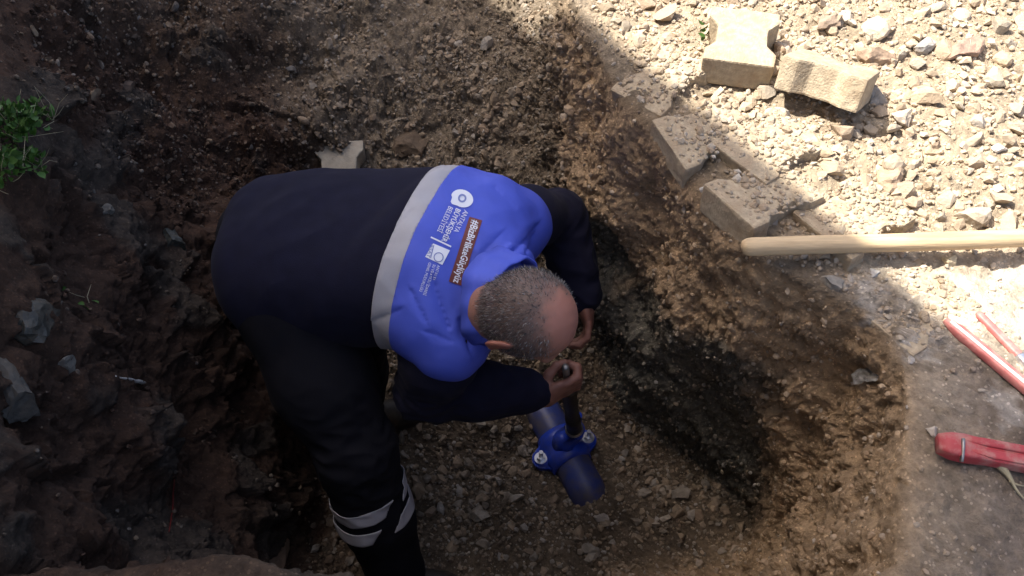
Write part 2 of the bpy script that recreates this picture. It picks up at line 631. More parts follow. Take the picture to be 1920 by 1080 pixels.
# soil colours (the earth itself differs: dry rubble, tan subsoil, grey clay, dark damp loam)
dry = np.array([0.395, 0.315, 0.22])
tan = np.array([0.40, 0.28, 0.17])
clay = np.array([0.120, 0.116, 0.098])
loam = np.array([0.052, 0.029, 0.019])
grit = np.array([0.105, 0.079, 0.054])
rampc = np.array([0.195, 0.155, 0.112])
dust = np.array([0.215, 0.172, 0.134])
X, Y, Z = G[..., 0], G[..., 1], G[..., 2]
nb = pnoise(B * 3.0 + 20) * 0.5 + pnoise(B * 9.0 + 5) * 0.3 + pnoise(B * 24.0) * 0.15
def mixc(A, c, w):
    return A + (c - A) * w[..., None]
C = np.broadcast_to(grit, G.shape).copy()
C = mixc(C, rampc, sstep(1.45, 1.9, Y + nb * 0.3))
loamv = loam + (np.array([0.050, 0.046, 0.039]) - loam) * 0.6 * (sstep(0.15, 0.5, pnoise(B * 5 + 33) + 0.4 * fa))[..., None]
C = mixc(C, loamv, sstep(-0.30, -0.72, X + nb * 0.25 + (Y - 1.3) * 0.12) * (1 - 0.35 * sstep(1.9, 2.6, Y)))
rw = right * wallw
C = mixc(C, tan, sstep(0.0, 0.5, rw) * sstep(-0.95, -0.55, Z + nb * 0.25 + sstep(1.0, 0.8, Y) * 0.3))
C = mixc(C, clay, sstep(0.15, 0.5, rw) * sstep(-0.42, -0.56, Z + nb * 0.30 + 0.25 * sstep(1.25, 1.0, Y) * -1) * sstep(0.93, 1.05, Y + nb * 0.1) * 0.92)
C = mixc(C, tan * 0.95, (1 - sstep(0.8, 0.92, Y + nb * 0.1)) * sstep(0.2, 0.34, X) * (1 - outw))
outr = outw * sstep(-0.1, 0.1, X)
C = mixc(C, dry, outr)
sand = outr * sstep(0.62, 0.75, X + nb * 0.1) * sstep(1.10, 1.02, Y + nb * .1)
C = mixc(C, np.array([0.56, 0.48, 0.375]), sand)
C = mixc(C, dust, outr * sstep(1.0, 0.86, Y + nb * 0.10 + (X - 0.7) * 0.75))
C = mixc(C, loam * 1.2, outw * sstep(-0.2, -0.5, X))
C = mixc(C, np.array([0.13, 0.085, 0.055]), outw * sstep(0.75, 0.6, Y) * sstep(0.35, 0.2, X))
for (dx_, dy_), dr_ in ((rimp(1632, 548), 0.05), (rimp(1735, 640), 0.045), (rimp(1890, 770), 0.05), (rimp(1390, 425), 0.03)):
    dw_ = sstep(1.0, 0.35, np.hypot(X - dx_, (Y - dy_)) / dr_ + 0.9 * pnoise(B * 30 + 3) + 0.5 * pnoise(B * 80)) * sstep(-0.06, -0.02, Z)
    C = mixc(C, np.array([0.46, 0.42, 0.37]), dw_ * 0.8)
C *= (1 + 0.30 * pnoise(B * 15 + 2) + 0.18 * pnoise(B * 40 + 8))[..., None]
C = np.clip(C, 0.01, 0.9)

Vt = G.reshape(-1, 3)
ii, jj = np.meshgrid(np.arange(NR - 1), np.arange(NT), indexing='ij')
j2 = (jj + 1) % NT
Ft = np.stack([ii * NT + jj, ii * NT + j2, (ii + 1) * NT + j2, (ii + 1) * NT + jj], -1).reshape(-1, 4)
if np.cross(Vt[Ft[5000][1]] - Vt[Ft[5000][0]], Vt[Ft[5000][3]] - Vt[Ft[5000][0]])[2] < 0:
    Ft = Ft[:, ::-1]
me = np_mesh('ground', Vt, Ft)
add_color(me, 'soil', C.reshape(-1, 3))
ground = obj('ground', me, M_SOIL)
ground['kind'] = 'structure'
ground['label'] = 'earth and rubble ground with a deep hand-dug pit'
# coarse search tree over the surface
step = 2
sub_r = np.arange(0, NR - 30, step)
sub_t = np.arange(0, NT, step)
Gs = G[np.ix_(sub_r, sub_t)]
nr, nt_ = Gs.shape[:2]
a, b_ = np.meshgrid(np.arange(nr - 1), np.arange(nt_), indexing='ij')
b2 = (b_ + 1) % nt_
Fs = np.stack([a * nt_ + b_, a * nt_ + b2, (a + 1) * nt_ + b2, (a + 1) * nt_ + b_], -1).reshape(-1, 4)
GB = BVHTree.FromPolygons(Gs.reshape(-1, 3).tolist(), Fs.tolist())

def hit(px, py):
    """where the photo's sight line meets the ground surface"""
    loc, n, i, d = GB.ray_cast(Vector(CAM), pixdir(px, py))
    if loc is None:
        p = P(px, py, 0)
        return np.array(p), np.array([0, 0, 1.0])
    n = np.array(n)
    if n @ np.array(pixdir(px, py)) > 0:
        n = -n
    return np.array(loc), n

def ground_z(x, y):
    loc, n, i, d = GB.ray_cast(Vector((x, y, 1.0)), Vector((0, 0, -1)))
    return loc[2] if loc else 0.0

# ------------------------------------------------------------------ pavers
def paver_mesh(L=0.175, W=0.150, waist=0.108, H=0.07):
    hw, hl, hn = W / 2, L / 2, waist / 2
    pts = [(-hw, hl), (-hw, hl * 0.60), (-hn, hl * 0.30), (-hn, -hl * 0.30), (-hw, -hl * 0.60), (-hw, -hl),
           (hw, -hl), (hw, -hl * 0.60), (hn, -hl * 0.30), (hn, hl * 0.30), (hw, hl * 0.60), (hw, hl)]
    bm = bmesh.new()
    bot = [bm.verts.new((x, y, 0)) for x, y in pts]
    top = [bm.verts.new((x, y, H)) for x, y in pts]
    bm.faces.new(bot[::-1])
    bm.faces.new(top)
    n = len(pts)
    for i in range(n):
        bm.faces.new((bot[i], bot[(i + 1) % n], top[(i + 1) % n], top[i]))
    bmesh.ops.recalc_face_normals(bm, faces=bm.faces)
    ed = [e for e in bm.edges]
    bmesh.ops.bevel(bm, geom=ed, offset=0.005, segments=2, affect='EDGES', profile=0.6)
    bmesh.ops.triangulate(bm, faces=bm.faces[:])
    bmesh.ops.subdivide_edges(bm, edges=[e for e in bm.edges if e.calc_length() > 0.03], cuts=2)
    bmesh.ops.triangulate(bm, faces=bm.faces[:])
    co = np.array([v.co[:] for v in bm.verts])
    dn = pnoise(co * 45 + rng.uniform(0, 50, 3)) * 0.0022 + pnoise(co * 16 + rng.uniform(0, 50, 3)) * 0.0025
    bm.normal_update()
    for v, d in zip(bm.verts, dn):
        v.co += v.normal * float(d)
    m = bm_mesh('paver', bm, smooth=False)
    return m

PAV = 'concrete pavers torn up around the pit'
paver_boxes = []
def paver(px, py, z, yaw, tilt=(0, 0), label='', dz=0.0):
    """(px,py) is where the middle of the top face shows, z its height"""
    c = P(px, py, z)
    o = obj('paver', paver_mesh(), M_CONC)
    rot = Matrix.Rotation(R(yaw), 4, 'Z') @ Matrix.Rotation(R(tilt[0]), 4, 'X') @ Matrix.Rotation(R(tilt[1]), 4, 'Y')
    o.matrix_world = Matrix.Translation(Vector(c)) @ rot @ Matrix.Translation((0, 0, -0.07))
    tag(o, label, 'paver', PAV)
    paver_boxes.append((c, 0.11))
    return o

paver(1392, 66, 0.100, -14, (3, -2), 'sunlit bone-shaped concrete paver lying flat and whole on the rubble')
paver(1562, 118, 0.115, 58, (-4, 27), 'sunlit concrete paver tipped up at an angle on the rubble')
buried = [
    paver(1240, 144, 0.030, -46, (14, -8), 'thin-edged shaded paver at the far end of the pit rim'),
    paver(1324, 244, 0.040, -68, (5, 3), 'shaded paver under gravel jutting from the pit rim above the overhang'),
    paver(1444, 270, 0.046, -54, (2, -3), 'paver half buried in gravel at the edge of the sunlight'),
    paver(1432, 356, 0.042, -60, (-2, -6), 'paver with pale cement crust at the rim near the wooden handle tip'),
    paver(1602, 402, 0.036, -56, (2, -3), 'paver partly hidden beneath the wooden handle'),
    paver(1718, 572, 0.004, -58, (4, -4), 'low paver edge flush with the ground beside the white dust')]

# ------------------------------------------------------------------ signed distance bodies
class Field:
    def __init__(self, lo, hi, h):
        self.lo = np.array(lo, float)
        self.h = h
        self.n = np.ceil((np.array(hi) - self.lo) / h).astype(int) + 1
        self.D = np.full(self.n, 0.5, np.float32)
    def region(self, lo, hi):
        a = np.clip(np.floor((np.array(lo) - self.lo) / self.h).astype(int), 0, self.n)
        b = np.clip(np.ceil((np.array(hi) - self.lo) / self.h).astype(int) + 1, 0, self.n)
        if np.any(b <= a):
            return None, None
        g = [self.lo[i] + np.arange(a[i], b[i]) * self.h for i in range(3)]
        Pp = np.stack(np.meshgrid(*g, indexing='ij'), -1)
        return tuple(slice(a[i], b[i]) for i in range(3)), Pp
    def add(self, d, sl, k):
        A = self.D[sl]
        if k <= 0:
            self.D[sl] = np.minimum(A, d)
        else:
            h = np.clip(0.5 + 0.5 * (A - d) / k, 0, 1)
            self.D[sl] = A + (d - A) * h - k * h * (1 - h)
    def cone(self, a, b, ra, rb, k=0.02):
        a, b = np.asarray(a, float), np.asarray(b, float)
        m = max(ra, rb) + k + 3 * self.h
        sl, Pp = self.region(np.minimum(a, b) - m, np.maximum(a, b) + m)
        if sl is None:
            return
        ab = b - a
        t = np.clip(((Pp - a) @ ab) / (ab @ ab), 0, 1)
        d = np.linalg.norm(Pp - a - t[..., None] * ab, axis=-1) - (ra + (rb - ra) * t)
        self.add(d.astype(np.float32), sl, k)
    def chain(self, pts, rad, k=0.012):
        for i in range(len(pts) - 1):
            self.cone(pts[i], pts[i + 1], rad[i], rad[i + 1], k)
    def ellipsoid(self, c, ax, r, k=0.02, carve=False):
        c = np.asarray(c, float)
        r = np.asarray(r, float)
        m = r.max() + k + 3 * self.h
        sl, Pp = self.region(c - m, c + m)
        if sl is None:
            return
        q = (Pp - c) @ np.asarray(ax).T
        k0 = np.linalg.norm(q / r, axis=-1)
        k1 = np.linalg.norm(q / r ** 2, axis=-1) + 1e-6
        d = k0 * (k0 - 1) / k1
        d = np.where(k0 < 1e-3, -r.min(), d)
        if carve:
            A = self.D[sl]
            h = np.clip(0.5 - 0.5 * (A + d) / k, 0, 1)
            self.D[sl] = A + (-d - A) * h + k * h * (1 - h)
        else:
            self.add(d.astype(np.float32), sl, k)
    def loft(self, a, b, lat, ts, wa, wb, cap=0.1, k=0.05, bow=None, power=2.4):
        """elliptic body along a->b; wa/wb half widths along lateral / normal at fractions ts"""
        a, b = np.asarray(a, float), np.asarray(b, float)
        L = np.linalg.norm(b - a)
        s = (b - a) / L
        lat = nrm(lat - s * (np.asarray(lat) @ s))
        nn = np.cross(s, lat)
        m = max(max(wa), max(wb)) + cap + k
        sl, Pp = self.region(np.minimum(a, b) - m, np.maximum(a, b) + m)
        q = Pp - a
        u, l, n = q @ s, q @ lat, q @ nn
        if bow is not None:
            n = n - np.interp(u / L, ts, bow)
        uc = np.clip(u, 0, L)
        A_ = np.interp(uc / L, ts, wa)
        B_ = np.interp(uc / L, ts, wb)
        e = (np.abs(l / A_) ** power + np.abs(n / B_) ** power + np.abs((u - uc) / cap) ** power) ** (1 / power)
        d = (e - 1) * np.minimum(A_, B_) * 0.9
        self.add(d.astype(np.float32), sl, k)
    def mesh(self):
        D = self.D
        S = D < 0
        nx, ny, nz = D.shape
        cnt = np.zeros((nx - 1, ny - 1, nz - 1), np.int8)
        for dx in (0, 1):
            for dy in (0, 1):
                for dz in (0, 1):
                    cnt += S[dx:nx - 1 + dx, dy:ny - 1 + dy, dz:nz - 1 + dz]
        act = (cnt > 0) & (cnt < 8)
        ai = np.argwhere(act)
        idx = np.full(act.shape, -1, np.int32)
        idx[act] = np.arange(len(ai))
        cor = np.array([(x, y, z) for x in (0, 1) for y in (0, 1) for z in (0, 1)])
        vals = np.stack([D[ai[:, 0] + c[0], ai[:, 1] + c[1], ai[:, 2] + c[2]] for c in cor], 1)
        acc = np.zeros((len(ai), 3))
        num = np.zeros(len(ai))
        for p in range(8):
            for q in range(p + 1, 8):
                if np.abs(cor[p] - cor[q]).sum() != 1:
                    continue
                va, vb = vals[:, p], vals[:, q]
                m = (va < 0) != (vb < 0)
                t = np.where(m, va / np.where(va == vb, 1, va - vb), 0)
                acc += np.where(m[:, None], cor[p] + t[:, None] * (cor[q] - cor[p]), 0)
                num += m
        V = self.lo + (ai + acc / num[:, None]) * self.h
        F = []
        for ax in range(3):
            sl0 = [slice(None)] * 3
            sl1 = [slice(None)] * 3
            sl0[ax] = slice(0, -1)
            sl1[ax] = slice(1, None)
            A, Bb = S[tuple(sl0)], S[tuple(sl1)]
            e = np.argwhere(A != Bb)
            o1, o2 = (ax + 1) % 3, (ax + 2) % 3
            ok = (e[:, o1] > 0) & (e[:, o2] > 0) & (e[:, o1] < D.shape[o1] - 1) & (e[:, o2] < D.shape[o2] - 1)
            e = e[ok]
            if not len(e):
                continue
            ins = A[e[:, 0], e[:, 1], e[:, 2]]
            def cell(d1, d2):
                c = e.copy()
                c[:, o1] -= d1
                c[:, o2] -= d2
                return idx[c[:, 0], c[:, 1], c[:, 2]]
            q = np.stack([cell(1, 1), cell(0, 1), cell(0, 0), cell(1, 0)], 1)
            q = np.where(ins[:, None], q, q[:, ::-1])
            F.append(q)
        return V, np.concatenate(F)

# ------------------------------------------------------------------ the worker
PERSON_AT = (-0.36, 1.05, -1.10)
person = empty('person', PERSON_AT)
tag(person, 'worker in navy overalls with royal blue yoke bent double inside the pit', 'person')

pelvis = P(520, 484, -0.335)
waist = P(655, 465, -0.295)
chest = P(800, 468, -0.262)
necko = P(930, 545, -0.235)
lat_h = nrm([0.12, 0.99, 0.0])
lat_s = nrm([0.31, 0.95, 0.02])
shL = P(950, 405, -0.250)
shR = P(838, 625, -0.262)
elL = P(1046, 405, -0.40)
wrL = P(1092, 548, -0.54)
elR = P(800, 732, -0.49)
wrR = P(994, 732, -0.53)
hipR = P(545, 580, -0.37)
hipL = P(505, 450, -0.37)
knR = P(668, 850, -0.62)
anR = P(742, 1075, -1.02)
knL = np.array([-0.43, 1.33, -0.66])
anL = np.array([-0.46, 1.29, -1.02])

# --- jacket
LO, HI = (-0.98, 0.70, -1.16), (0.34, 1.70, 0.06)
fj = Field((-0.98, 0.80, -0.66), (0.30, 1.66, 0.06), 0.0055)
def torso(f, grow=0.0):
    g = grow
    f.loft(pelvis, chest, lat_h, [0, .25, .5, .75, 1.0], [.204 + g, .214 + g, .215 + g, .211 + g, .204 + g],
           [.165 + g, .175 + g, .172 + g, .165 + g, .155 + g], cap=0.115, k=0.02, bow=[0, -.004, -.01, -.008, 0])
    f.loft(chest, necko, lat_s, [0, .35, .7, 1.0], [.202 + g, .200 + g, .165 + g, .105 + g],
           [.152 + g, .145 + g, .122 + g, .088 + g], cap=0.05, k=0.06)
    f.cone(shL + np.array([-.03, -.02, 0]), shL + np.array([.02, 0.0, -.03]), .090 + g, .080 + g, 0.06)
    f.cone(shR + np.array([-.03, .03, .0]), shR + np.array([.0, .0, -.03]), .084 + g, .078 + g, 0.05)
def sleeves(f):
    f.chain([shL, shL * .6 + elL * .4, elL], [.062, .074, .064], 0.03)
    f.chain([elL, elL * .45 + wrL * .55, wrL + (wrL - elL) * 0.02], [.068, .060, .047], 0.02)
    f.chain([shR, shR * .6 + elR * .4, elR], [.062, .080, .072], 0.03)
    f.chain([elR, elR * .5 + wrR * .5, wrR], [.072, .066, .050], 0.02)
torso(fj)
sleeves(fj)
Pg = None
V, F = fj.mesh()
def cloth_noise(V, amp=1.0):
    n1_ = pnoise(V * np.array([9, 9, 9]) + 3)
    n2_ = pnoise(V * 22 + 11)
    # creases gather at elbows and armpits
    cr = np.zeros(len(V))
    for c, r in ((elR, .13), (elL, .13), (wrR, .12), (wrL, .10), (knR, .16)):
        cr += np.exp(-(np.linalg.norm(V - c, axis=1) / r) ** 2)
    ridge = 0.5 - np.abs(pnoise(V * np.array([13, 20, 30]) + 2.2))
    return amp * (0.004 * n1_ + 0.0018 * n2_ + 0.016 * np.clip(cr, 0, 1) * (ridge - 0.25))
def vnormals(V, F):
    n = np.zeros_like(V)
    a, b, c, d = (V[F[:, i]] for i in range(4))
    fn = np.cross(c - a, d - b)
    for i in range(4):
        np.add.at(n, F[:, i], fn)
    return n / (np.linalg.norm(n, axis=1)[:, None] + 1e-12)
drag = 0.5 - np.abs(pnoise(np.stack([V[:, 0] * 3.5 + V[:, 1] * 3, V[:, 1] * 9 - V[:, 0] * 6, V[:, 2] * 5], -1) + 14))
under = sstep(0.02, 0.12, V[:, 0] + 0.42) * sstep(-0.40, -0.30, V[:, 2])
V = V + vnormals(V, F) * (cloth_noise(V) * (1 - 0.7 * under) - 0.004 * under + 0.007 * drag * (1 - under))[:, None]
jacket = attach(obj('jacket', np_mesh('jacket', V, F), M_NAVY), person)
jacket['label'] = 'dark navy work jacket'

# --- blue yoke + grey band: a layer lying on the jacket, cut by two planes
bandA, bandB = P(862, 296, -0.20), P(666, 640, -0.20)
band_c = P(757, 478, -0.10)
e_sp = nrm(np.cross(np.array(bandB - bandA) * np.array([1, 1, 0]) , [0, 0, -1.0]))
if e_sp[0] < 0:
    e_sp = -e_sp
fv = Field((-0.60, 0.80, -0.46), (0.16, 1.62, 0.06), 0.0045)
torso(fv, 0.008)
V, F = fv.mesh()
def vest_folds(V):
    c = necko
    r = np.linalg.norm(V - c, axis=1)
    s = (V - band_c) @ e_sp
    l = (V - band_c) @ np.cross([0, 0, 1.0], e_sp)
    f1 = 0.5 - np.abs(pnoise(np.stack([s * 5, l * 16 + s * 5, np.zeros_like(s)], -1) + 6))
    gate = np.exp(-(r / 0.24) ** 2)
    qq = V - CAM
    dp = qq @ FWD
    ux, uy = 960 + FPX * (qq @ RGT) / dp, 540 - FPX * (qq @ UPV) / dp
    cre = np.zeros(len(V))
    for (ax_, ay_), (bx_, by_), dpt, wdt in (((900, 555), (958, 474), .007, 9), ((958, 474), (1002, 425), .005, 10), ((905, 470), (935, 440), .003, 9),
                                             ((812, 520), (842, 612), .0045, 10), ((772, 545), (800, 600), .003, 8), ((700, 600), (745, 580), .003, 9),
                                             ((880, 660), (862, 600), .005, 9), ((905, 590), (880, 560), .004, 8), ((735, 430), (770, 395), .0018, 10),
                                             ((840, 640), (800, 625), .003, 9), ((930, 350), (965, 385), .0025, 10), ((985, 470), (1000, 440), .004, 8)):
        abx, aby = bx_ - ax_, by_ - ay_
        t_ = np.clip(((ux - ax_) * abx + (uy - ay_) * aby) / (abx ** 2 + aby ** 2), 0, 1)
        side = ((ux - ax_) * aby - (uy - ay_) * abx) / math.hypot(abx, aby)
        dist = np.hypot(ux - ax_ - t_ * abx, uy - ay_ - t_ * aby)
        w_ = wdt * (0.6 + 0.4 * np.sin(math.pi * t_))
        cre += dpt * (-np.exp(-(dist / w_) ** 2) + 0.9 * np.exp(-(np.hypot(dist, 0) / (2.6 * w_)) ** 2) * (side > 0))
    return 0.003 * pnoise(V * 8) + 0.0016 * pnoise(V * 20) + 0.010 * gate * f1 + cre
V = V + vnormals(V, F) * vest_folds(V)[:, None]
sgn = (V - band_c) @ e_sp
tmp = np_mesh('yoke_tmp', V, F)
def cut(me_in, planes, name):
    bm = bmesh.new()
    bm.from_mesh(me_in)
    for co, no in planes:       # keep the side no points to
        bmesh.ops.bisect_plane(bm, geom=bm.verts[:] + bm.edges[:] + bm.faces[:], plane_co=Vector(co), plane_no=Vector(no), clear_inner=True)
    return bm_mesh(name, bm, smooth=True)
BW = 0.046
hem = np.array([0, 0, 1.0])
# yoke ends below the arms
yoke_me = cut(tmp, [(band_c, e_sp), (np.array([0, 0, -0.36]), hem)], 'yoke')
band_me = cut(tmp, [(band_c - e_sp * BW, e_sp), (band_c, -e_sp), (np.array([0, 0, -0.36]), hem)], 'reflective_band')
def shift_mesh(me_, d):
    co = np.empty(len(me_.vertices) * 3, np.float32)
    me_.vertices.foreach_get('co', co)
    no = np.empty(len(me_.vertices) * 3, np.float32)
    me_.vertices.foreach_get('normal', no)
    me_.vertices.foreach_set('co', co + no * d)
    me_.update()
shift_mesh(band_me, -0.002)
yoke = obj('yoke', yoke_me, M_BLUE, jacket)
yoke['label'] = 'royal blue back yoke with white print'
band = obj('reflective_band', band_me, M_REFL, jacket)
band['label'] = 'silver grey reflective band across the back'
YB = BVHTree.FromPolygons([v.co[:] for v in yoke_me.vertices], [p.vertices[:] for p in yoke_me.polygons])
for o_ in (yoke, band):
    sm = o_.modifiers.new('thickness', 'SOLIDIFY')
    sm.thickness = 0.004
    sm.offset = -1

# --- collar
neck_ax = nrm(np.array([0.78, -0.40, 0.40]))
c1 = nrm(np.cross(neck_ax, [0, 0, 1.0]))
c2 = np.cross(c1, neck_ax)
head_c = P(994, 590, -0.125)
col_c = P(952, 560, -0.172)
Vc, Fc = [], []
nseg, prof = 72, [(-.045, .112), (-.02, .101), (.005, .094), (.024, .092), (.030, .096), (.027, .101), (.005, .105), (-.02, .112), (-.045, .122)]
for i in range(nseg + 1):
    th = R(28) + (2 * math.pi - R(56)) * i / nseg - math.pi / 2
    wob = 1 + 0.03 * math.sin(5 * th + 1) + 0.02 * math.sin(11 * th)
    for (h_, r_) in prof:
        q = col_c + neck_ax * (h_ + 0.004 * math.sin(3 * th)) + (c1 * math.cos(th) * 0.92 + c2 * math.sin(th) * 0.80) * r_ * wob
        Vc.append(q)
npf = len(prof)
for i in range(nseg):
    for k in range(npf):
        Fc.append((i * npf + k, i * npf + (k + 1) % npf, (i + 1) * npf + (k + 1) % npf, (i + 1) * npf + k))
collar = obj('collar', np_mesh('collar', Vc, Fc), M_BLUE, jacket)

# --- trousers
ft = Field((-0.98, 0.66, -1.12), (-0.10, 1.66, -0.10), 0.0065)
ft.loft(pelvis + np.array([.05, 0, -.015]), pelvis * .45 + waist * .55, lat_h, [0, 1.0], [.18, .185], [.145, .14], cap=0.115, k=0.03)
ft.chain([hipR, hipR * .5 + knR * .5, knR], [.125, .112, .092], 0.06)
ft.chain([knR, knR * .5 + anR * .5, anR], [.092, .088, .074], 0.03)
ft.chain([hipL, hipL * .5 + knL * .5, knL], [.125, .112, .092], 0.06)
ft.chain([knL, knL * .5 + anL * .5, anL], [.092, .088, .074], 0.03)
V, F = ft.mesh()
V = V + vnormals(V, F) * (cloth_noise(V, 1.3) + 0.006 * (0.5 - np.abs(pnoise(V * np.array([8, 8, 16]) + 5))) * sstep(-0.5, -0.7, V[:, 2]))[:, None]
tr_me = np_mesh('trousers', V, F)
trousers = attach(obj('trousers', tr_me, M_TROUS), person)
trousers['label'] = 'black navy work trousers'
TB = BVHTree.FromPolygons(V.tolist(), F.tolist())
# reflective calf stripes
ax = nrm(anR - knR)
bx = nrm(np.cross(ax, [0, 1, 0]))
by = np.cross(ax, bx)
band0 = P(704, 956, -0.76)
band0 = knR + ax * ((band0 - knR) @ ax)
def calf_strip(h0, h1, keep):
    Vv, Ff = [], []
    nth, nh = 260, 13
    tilt = 0.16
    ok = np.zeros((nth, nh), bool)
    for i in range(nth):
        th = 2 * math.pi * i / nth
        for k in range(nh):
            h_ = h0 + (h1 - h0) * k / (nh - 1)
            dirv = bx * math.cos(th) + by * math.sin(th)
            c = band0 + ax * (h_ - tilt * 0.08 * math.cos(th))
            loc, n_, _, _ = TB.ray_cast(Vector(c + dirv * 0.2), Vector(-dirv))
            pnt = (np.array(loc) if loc else c + dirv * 0.08) + dirv * 0.0035
            Vv.append(pnt)
            ok[i, k] = keep(th, h_)
    for i in range(nth):
        for k in range(nh - 1):
            i2 = (i + 1) % nth
            if ok[i, k] and ok[i2, k] and ok[i, k + 1] and ok[i2, k + 1]:
                Ff.append((i * nh + k, i * nh + k + 1, i2 * nh + k + 1, i2 * nh + k))
    o = obj('reflective_stripe', np_mesh('reflective_stripe', Vv, Ff), M_REFL, trousers)
    sm_ = o.modifiers.new('thickness', 'SOLIDIFY')
    sm_.thickness = 0.002
    return o
# direction in which the calf faces the camera
th_cam = math.atan2((-FWD) @ by, (-FWD) @ bx)
def dth(th):
    return (th - th_cam + math.pi) % (2 * math.pi) - math.pi
sgn_r = 1 if (RGT @ (bx * math.cos(th_cam + 1) + by * math.sin(th_cam + 1))) > 0 else -1
def keep_fn(th, h_):
    d = dth(th) * sgn_r
    return abs(d - 0.62 + (h_) * 9.0) > 0.27
calf_strip(-0.052, -0.016, keep_fn)
calf_strip(0.006, 0.042, keep_fn)

# --- boots
def boot(an, fwd, nm):
    f = Field(an + np.array([-.16, -.2, -.14]), an + np.array([.32, .2, .12]), 0.006)
    fl = np.array([fwd[0], fwd[1], 0])
    fl /= np.linalg.norm(fl)
    gz = -1.10
    heel = np.array([an[0], an[1], gz + .045]) - fl * .03
    ball = np.array([an[0], an[1], gz + .042]) + fl * .13
    toe = np.array([an[0], an[1], gz + .038]) + fl * .19
    f.chain([an + np.array([0, 0, .06]), heel + np.array([0, 0, .03])], [.056, .050], .02)
    f.chain([heel, ball, toe], [.043, .046, .036], .02)
    V_, F_ = f.mesh()
    V_[:, 2] = np.maximum(V_[:, 2], gz + 0.002)
    o = attach(obj('boot', np_mesh('boot', V_, F_), M_LEATHER), person)
    return o
boot(anR, nrm([0.95, -0.25, 0]), 'r')
boot(anL, nrm([0.97, 0.1, 0]), 'l')

# --- tool in the right hand: black tube on a spindle, down to the saddle on the pipe
grip = P(1063, 708, -0.53)
saddle_top = P(1077, 806, -0.965)
rod_ax = nrm(grip - saddle_top)
# --- body (one mesh: head, neck, trunk, limbs, hands)
fb = Field((-0.80, 0.76, -1.06), (0.34, 1.64, 0.06), 0.0042)
h_l = nrm([0.47, 0.88, 0.03])                  # his left
tiltu = R(35)
hz = np.cross(h_l, [0, 0, 1.0])                # horizontal, roughly +x
if hz[0] < 0:
    hz = -hz
h_u = nrm(hz * math.cos(tiltu) + np.array([0, 0, 1.0]) * math.sin(tiltu))
h_f = nrm(np.cross(h_l, h_u))
if h_f[2] > 0:
    h_f = -h_f
HA = np.array([h_l, h_f, h_u])
def H(l, f, u):
    return head_c + h_l * l + h_f * f + h_u * u
fb.ellipsoid(H(0, .000, .010), HA, (.0825, .093, .086), .01)
fb.ellipsoid(H(0, -.030, -.002), HA, (.070, .055, .064), .02)      # occiput
fb.ellipsoid(H(0, .045, -.055), HA, (.058, .050, .062), .03)       # face
fb.ellipsoid(H(0, .060, -.105), HA, (.034, .030, .026), .025)      # chin
fb.ellipsoid(H(0, .085, .010), HA, (.050, .016, .014), .02)        # brow
fb.cone(H(0, .092, -.015), H(0, .112, -.045), .008, .013, .012)    # nose
fb.ellipsoid(H(0, .094, -.078), HA, (.024, .008, .005), .006)      # lips
fb.ellipsoid(H(0, .092, -.086), HA, (.020, .008, .005), .005)
for s in (-1, 1):
    fb.ellipsoid(H(s * .031, .094, -.008), HA, (.017, .012, .010), .008, carve=True)   # eye sockets
    fb.ellipsoid(H(s * .031, .082, -.009), HA, (.012, .012, .012), .003)               # eyes
    ea = np.array([nrm(h_l * s * .35 + h_f * .94), nrm(h_u), nrm(h_l * s * .94 - h_f * .35)])
    fb.ellipsoid(H(s * .088, -.010, -.022), np.array([nrm(-h_f * .9 + h_l * s * .45), h_u, nrm(h_l * s * .9 + h_f * .45)]), (.019, .034, .0075), .006)
    fb.ellipsoid(H(s * .095, -.002, -.020), np.array([nrm(-h_f * .9 + h_l * s * .45), h_u, nrm(h_l * s * .9 + h_f * .45)]), (.009, .020, .006), .005, carve=True)
    fb.ellipsoid(H(s * .083, 0, -.050), HA, (.007, .009, .010), .006)               # lobes
fb.chain([H(0, -.022, -.035), H(0, -.020, -.080), col_c + np.array([-.02, 0, -.05]), chest + np.array([0, 0, -.03])], [.052, .054, .060, .08], .03)
fb.loft(pelvis, chest, lat_h, [0, 1], [.165, .18], [.12, .11], cap=.10, k=.03)
for sh, el, wr in ((shL, elL, wrL), (shR, elR, wrR)):
    fb.chain([chest, sh, el, wr], [.10, .055, .045, .030], .03)
for hp, kn, an in ((hipR, knR, anR), (hipL, knL, anL)):
    fb.chain([pelvis, hp, kn, an], [.10, .09, .06, .045], .03)
# right hand closed round the spindle
e = nrm(grip - wrR)
a_ = rod_ax
e = nrm(e - a_ * (e @ a_))
m_ = np.cross(a_, e)
rr0 = 0.010
def HR(x, y, z):
    return grip + e * x + m_ * y + a_ * z
palm_ax = np.array([e, m_, a_])
fb.chain([wrR, HR(-.065, -.018, 0)], [.031, .031], .02)
fb.ellipsoid(HR(-.035, -.022, .001), palm_ax, (.050, .018, .042), .015)
for i, off in enumerate((.031, .0105, -.0100, -.030)):
    L_ = (1.0, 1.06, 1.0, .86)[i]
    rd = (.0100, .0100, .0095, .0086)[i]
    z2 = off * 1.04
    fb.chain([HR(-.012, -.024, off), HR(.020 * L_, -.020, z2), HR(.030 * L_, .004, z2), HR(.014, .021, z2 * .98), HR(-.010, .020, z2 * .95)],
             [rd * 1.1, rd * 1.08, rd, rd * .95, rd * .85], .004)
fb.chain([HR(-.062, -.008, .022), HR(-.040, .010, .040), HR(-.016, .020, .048), HR(.006, .021, .046)], [.015, .0125, .0108, .0088], .006)
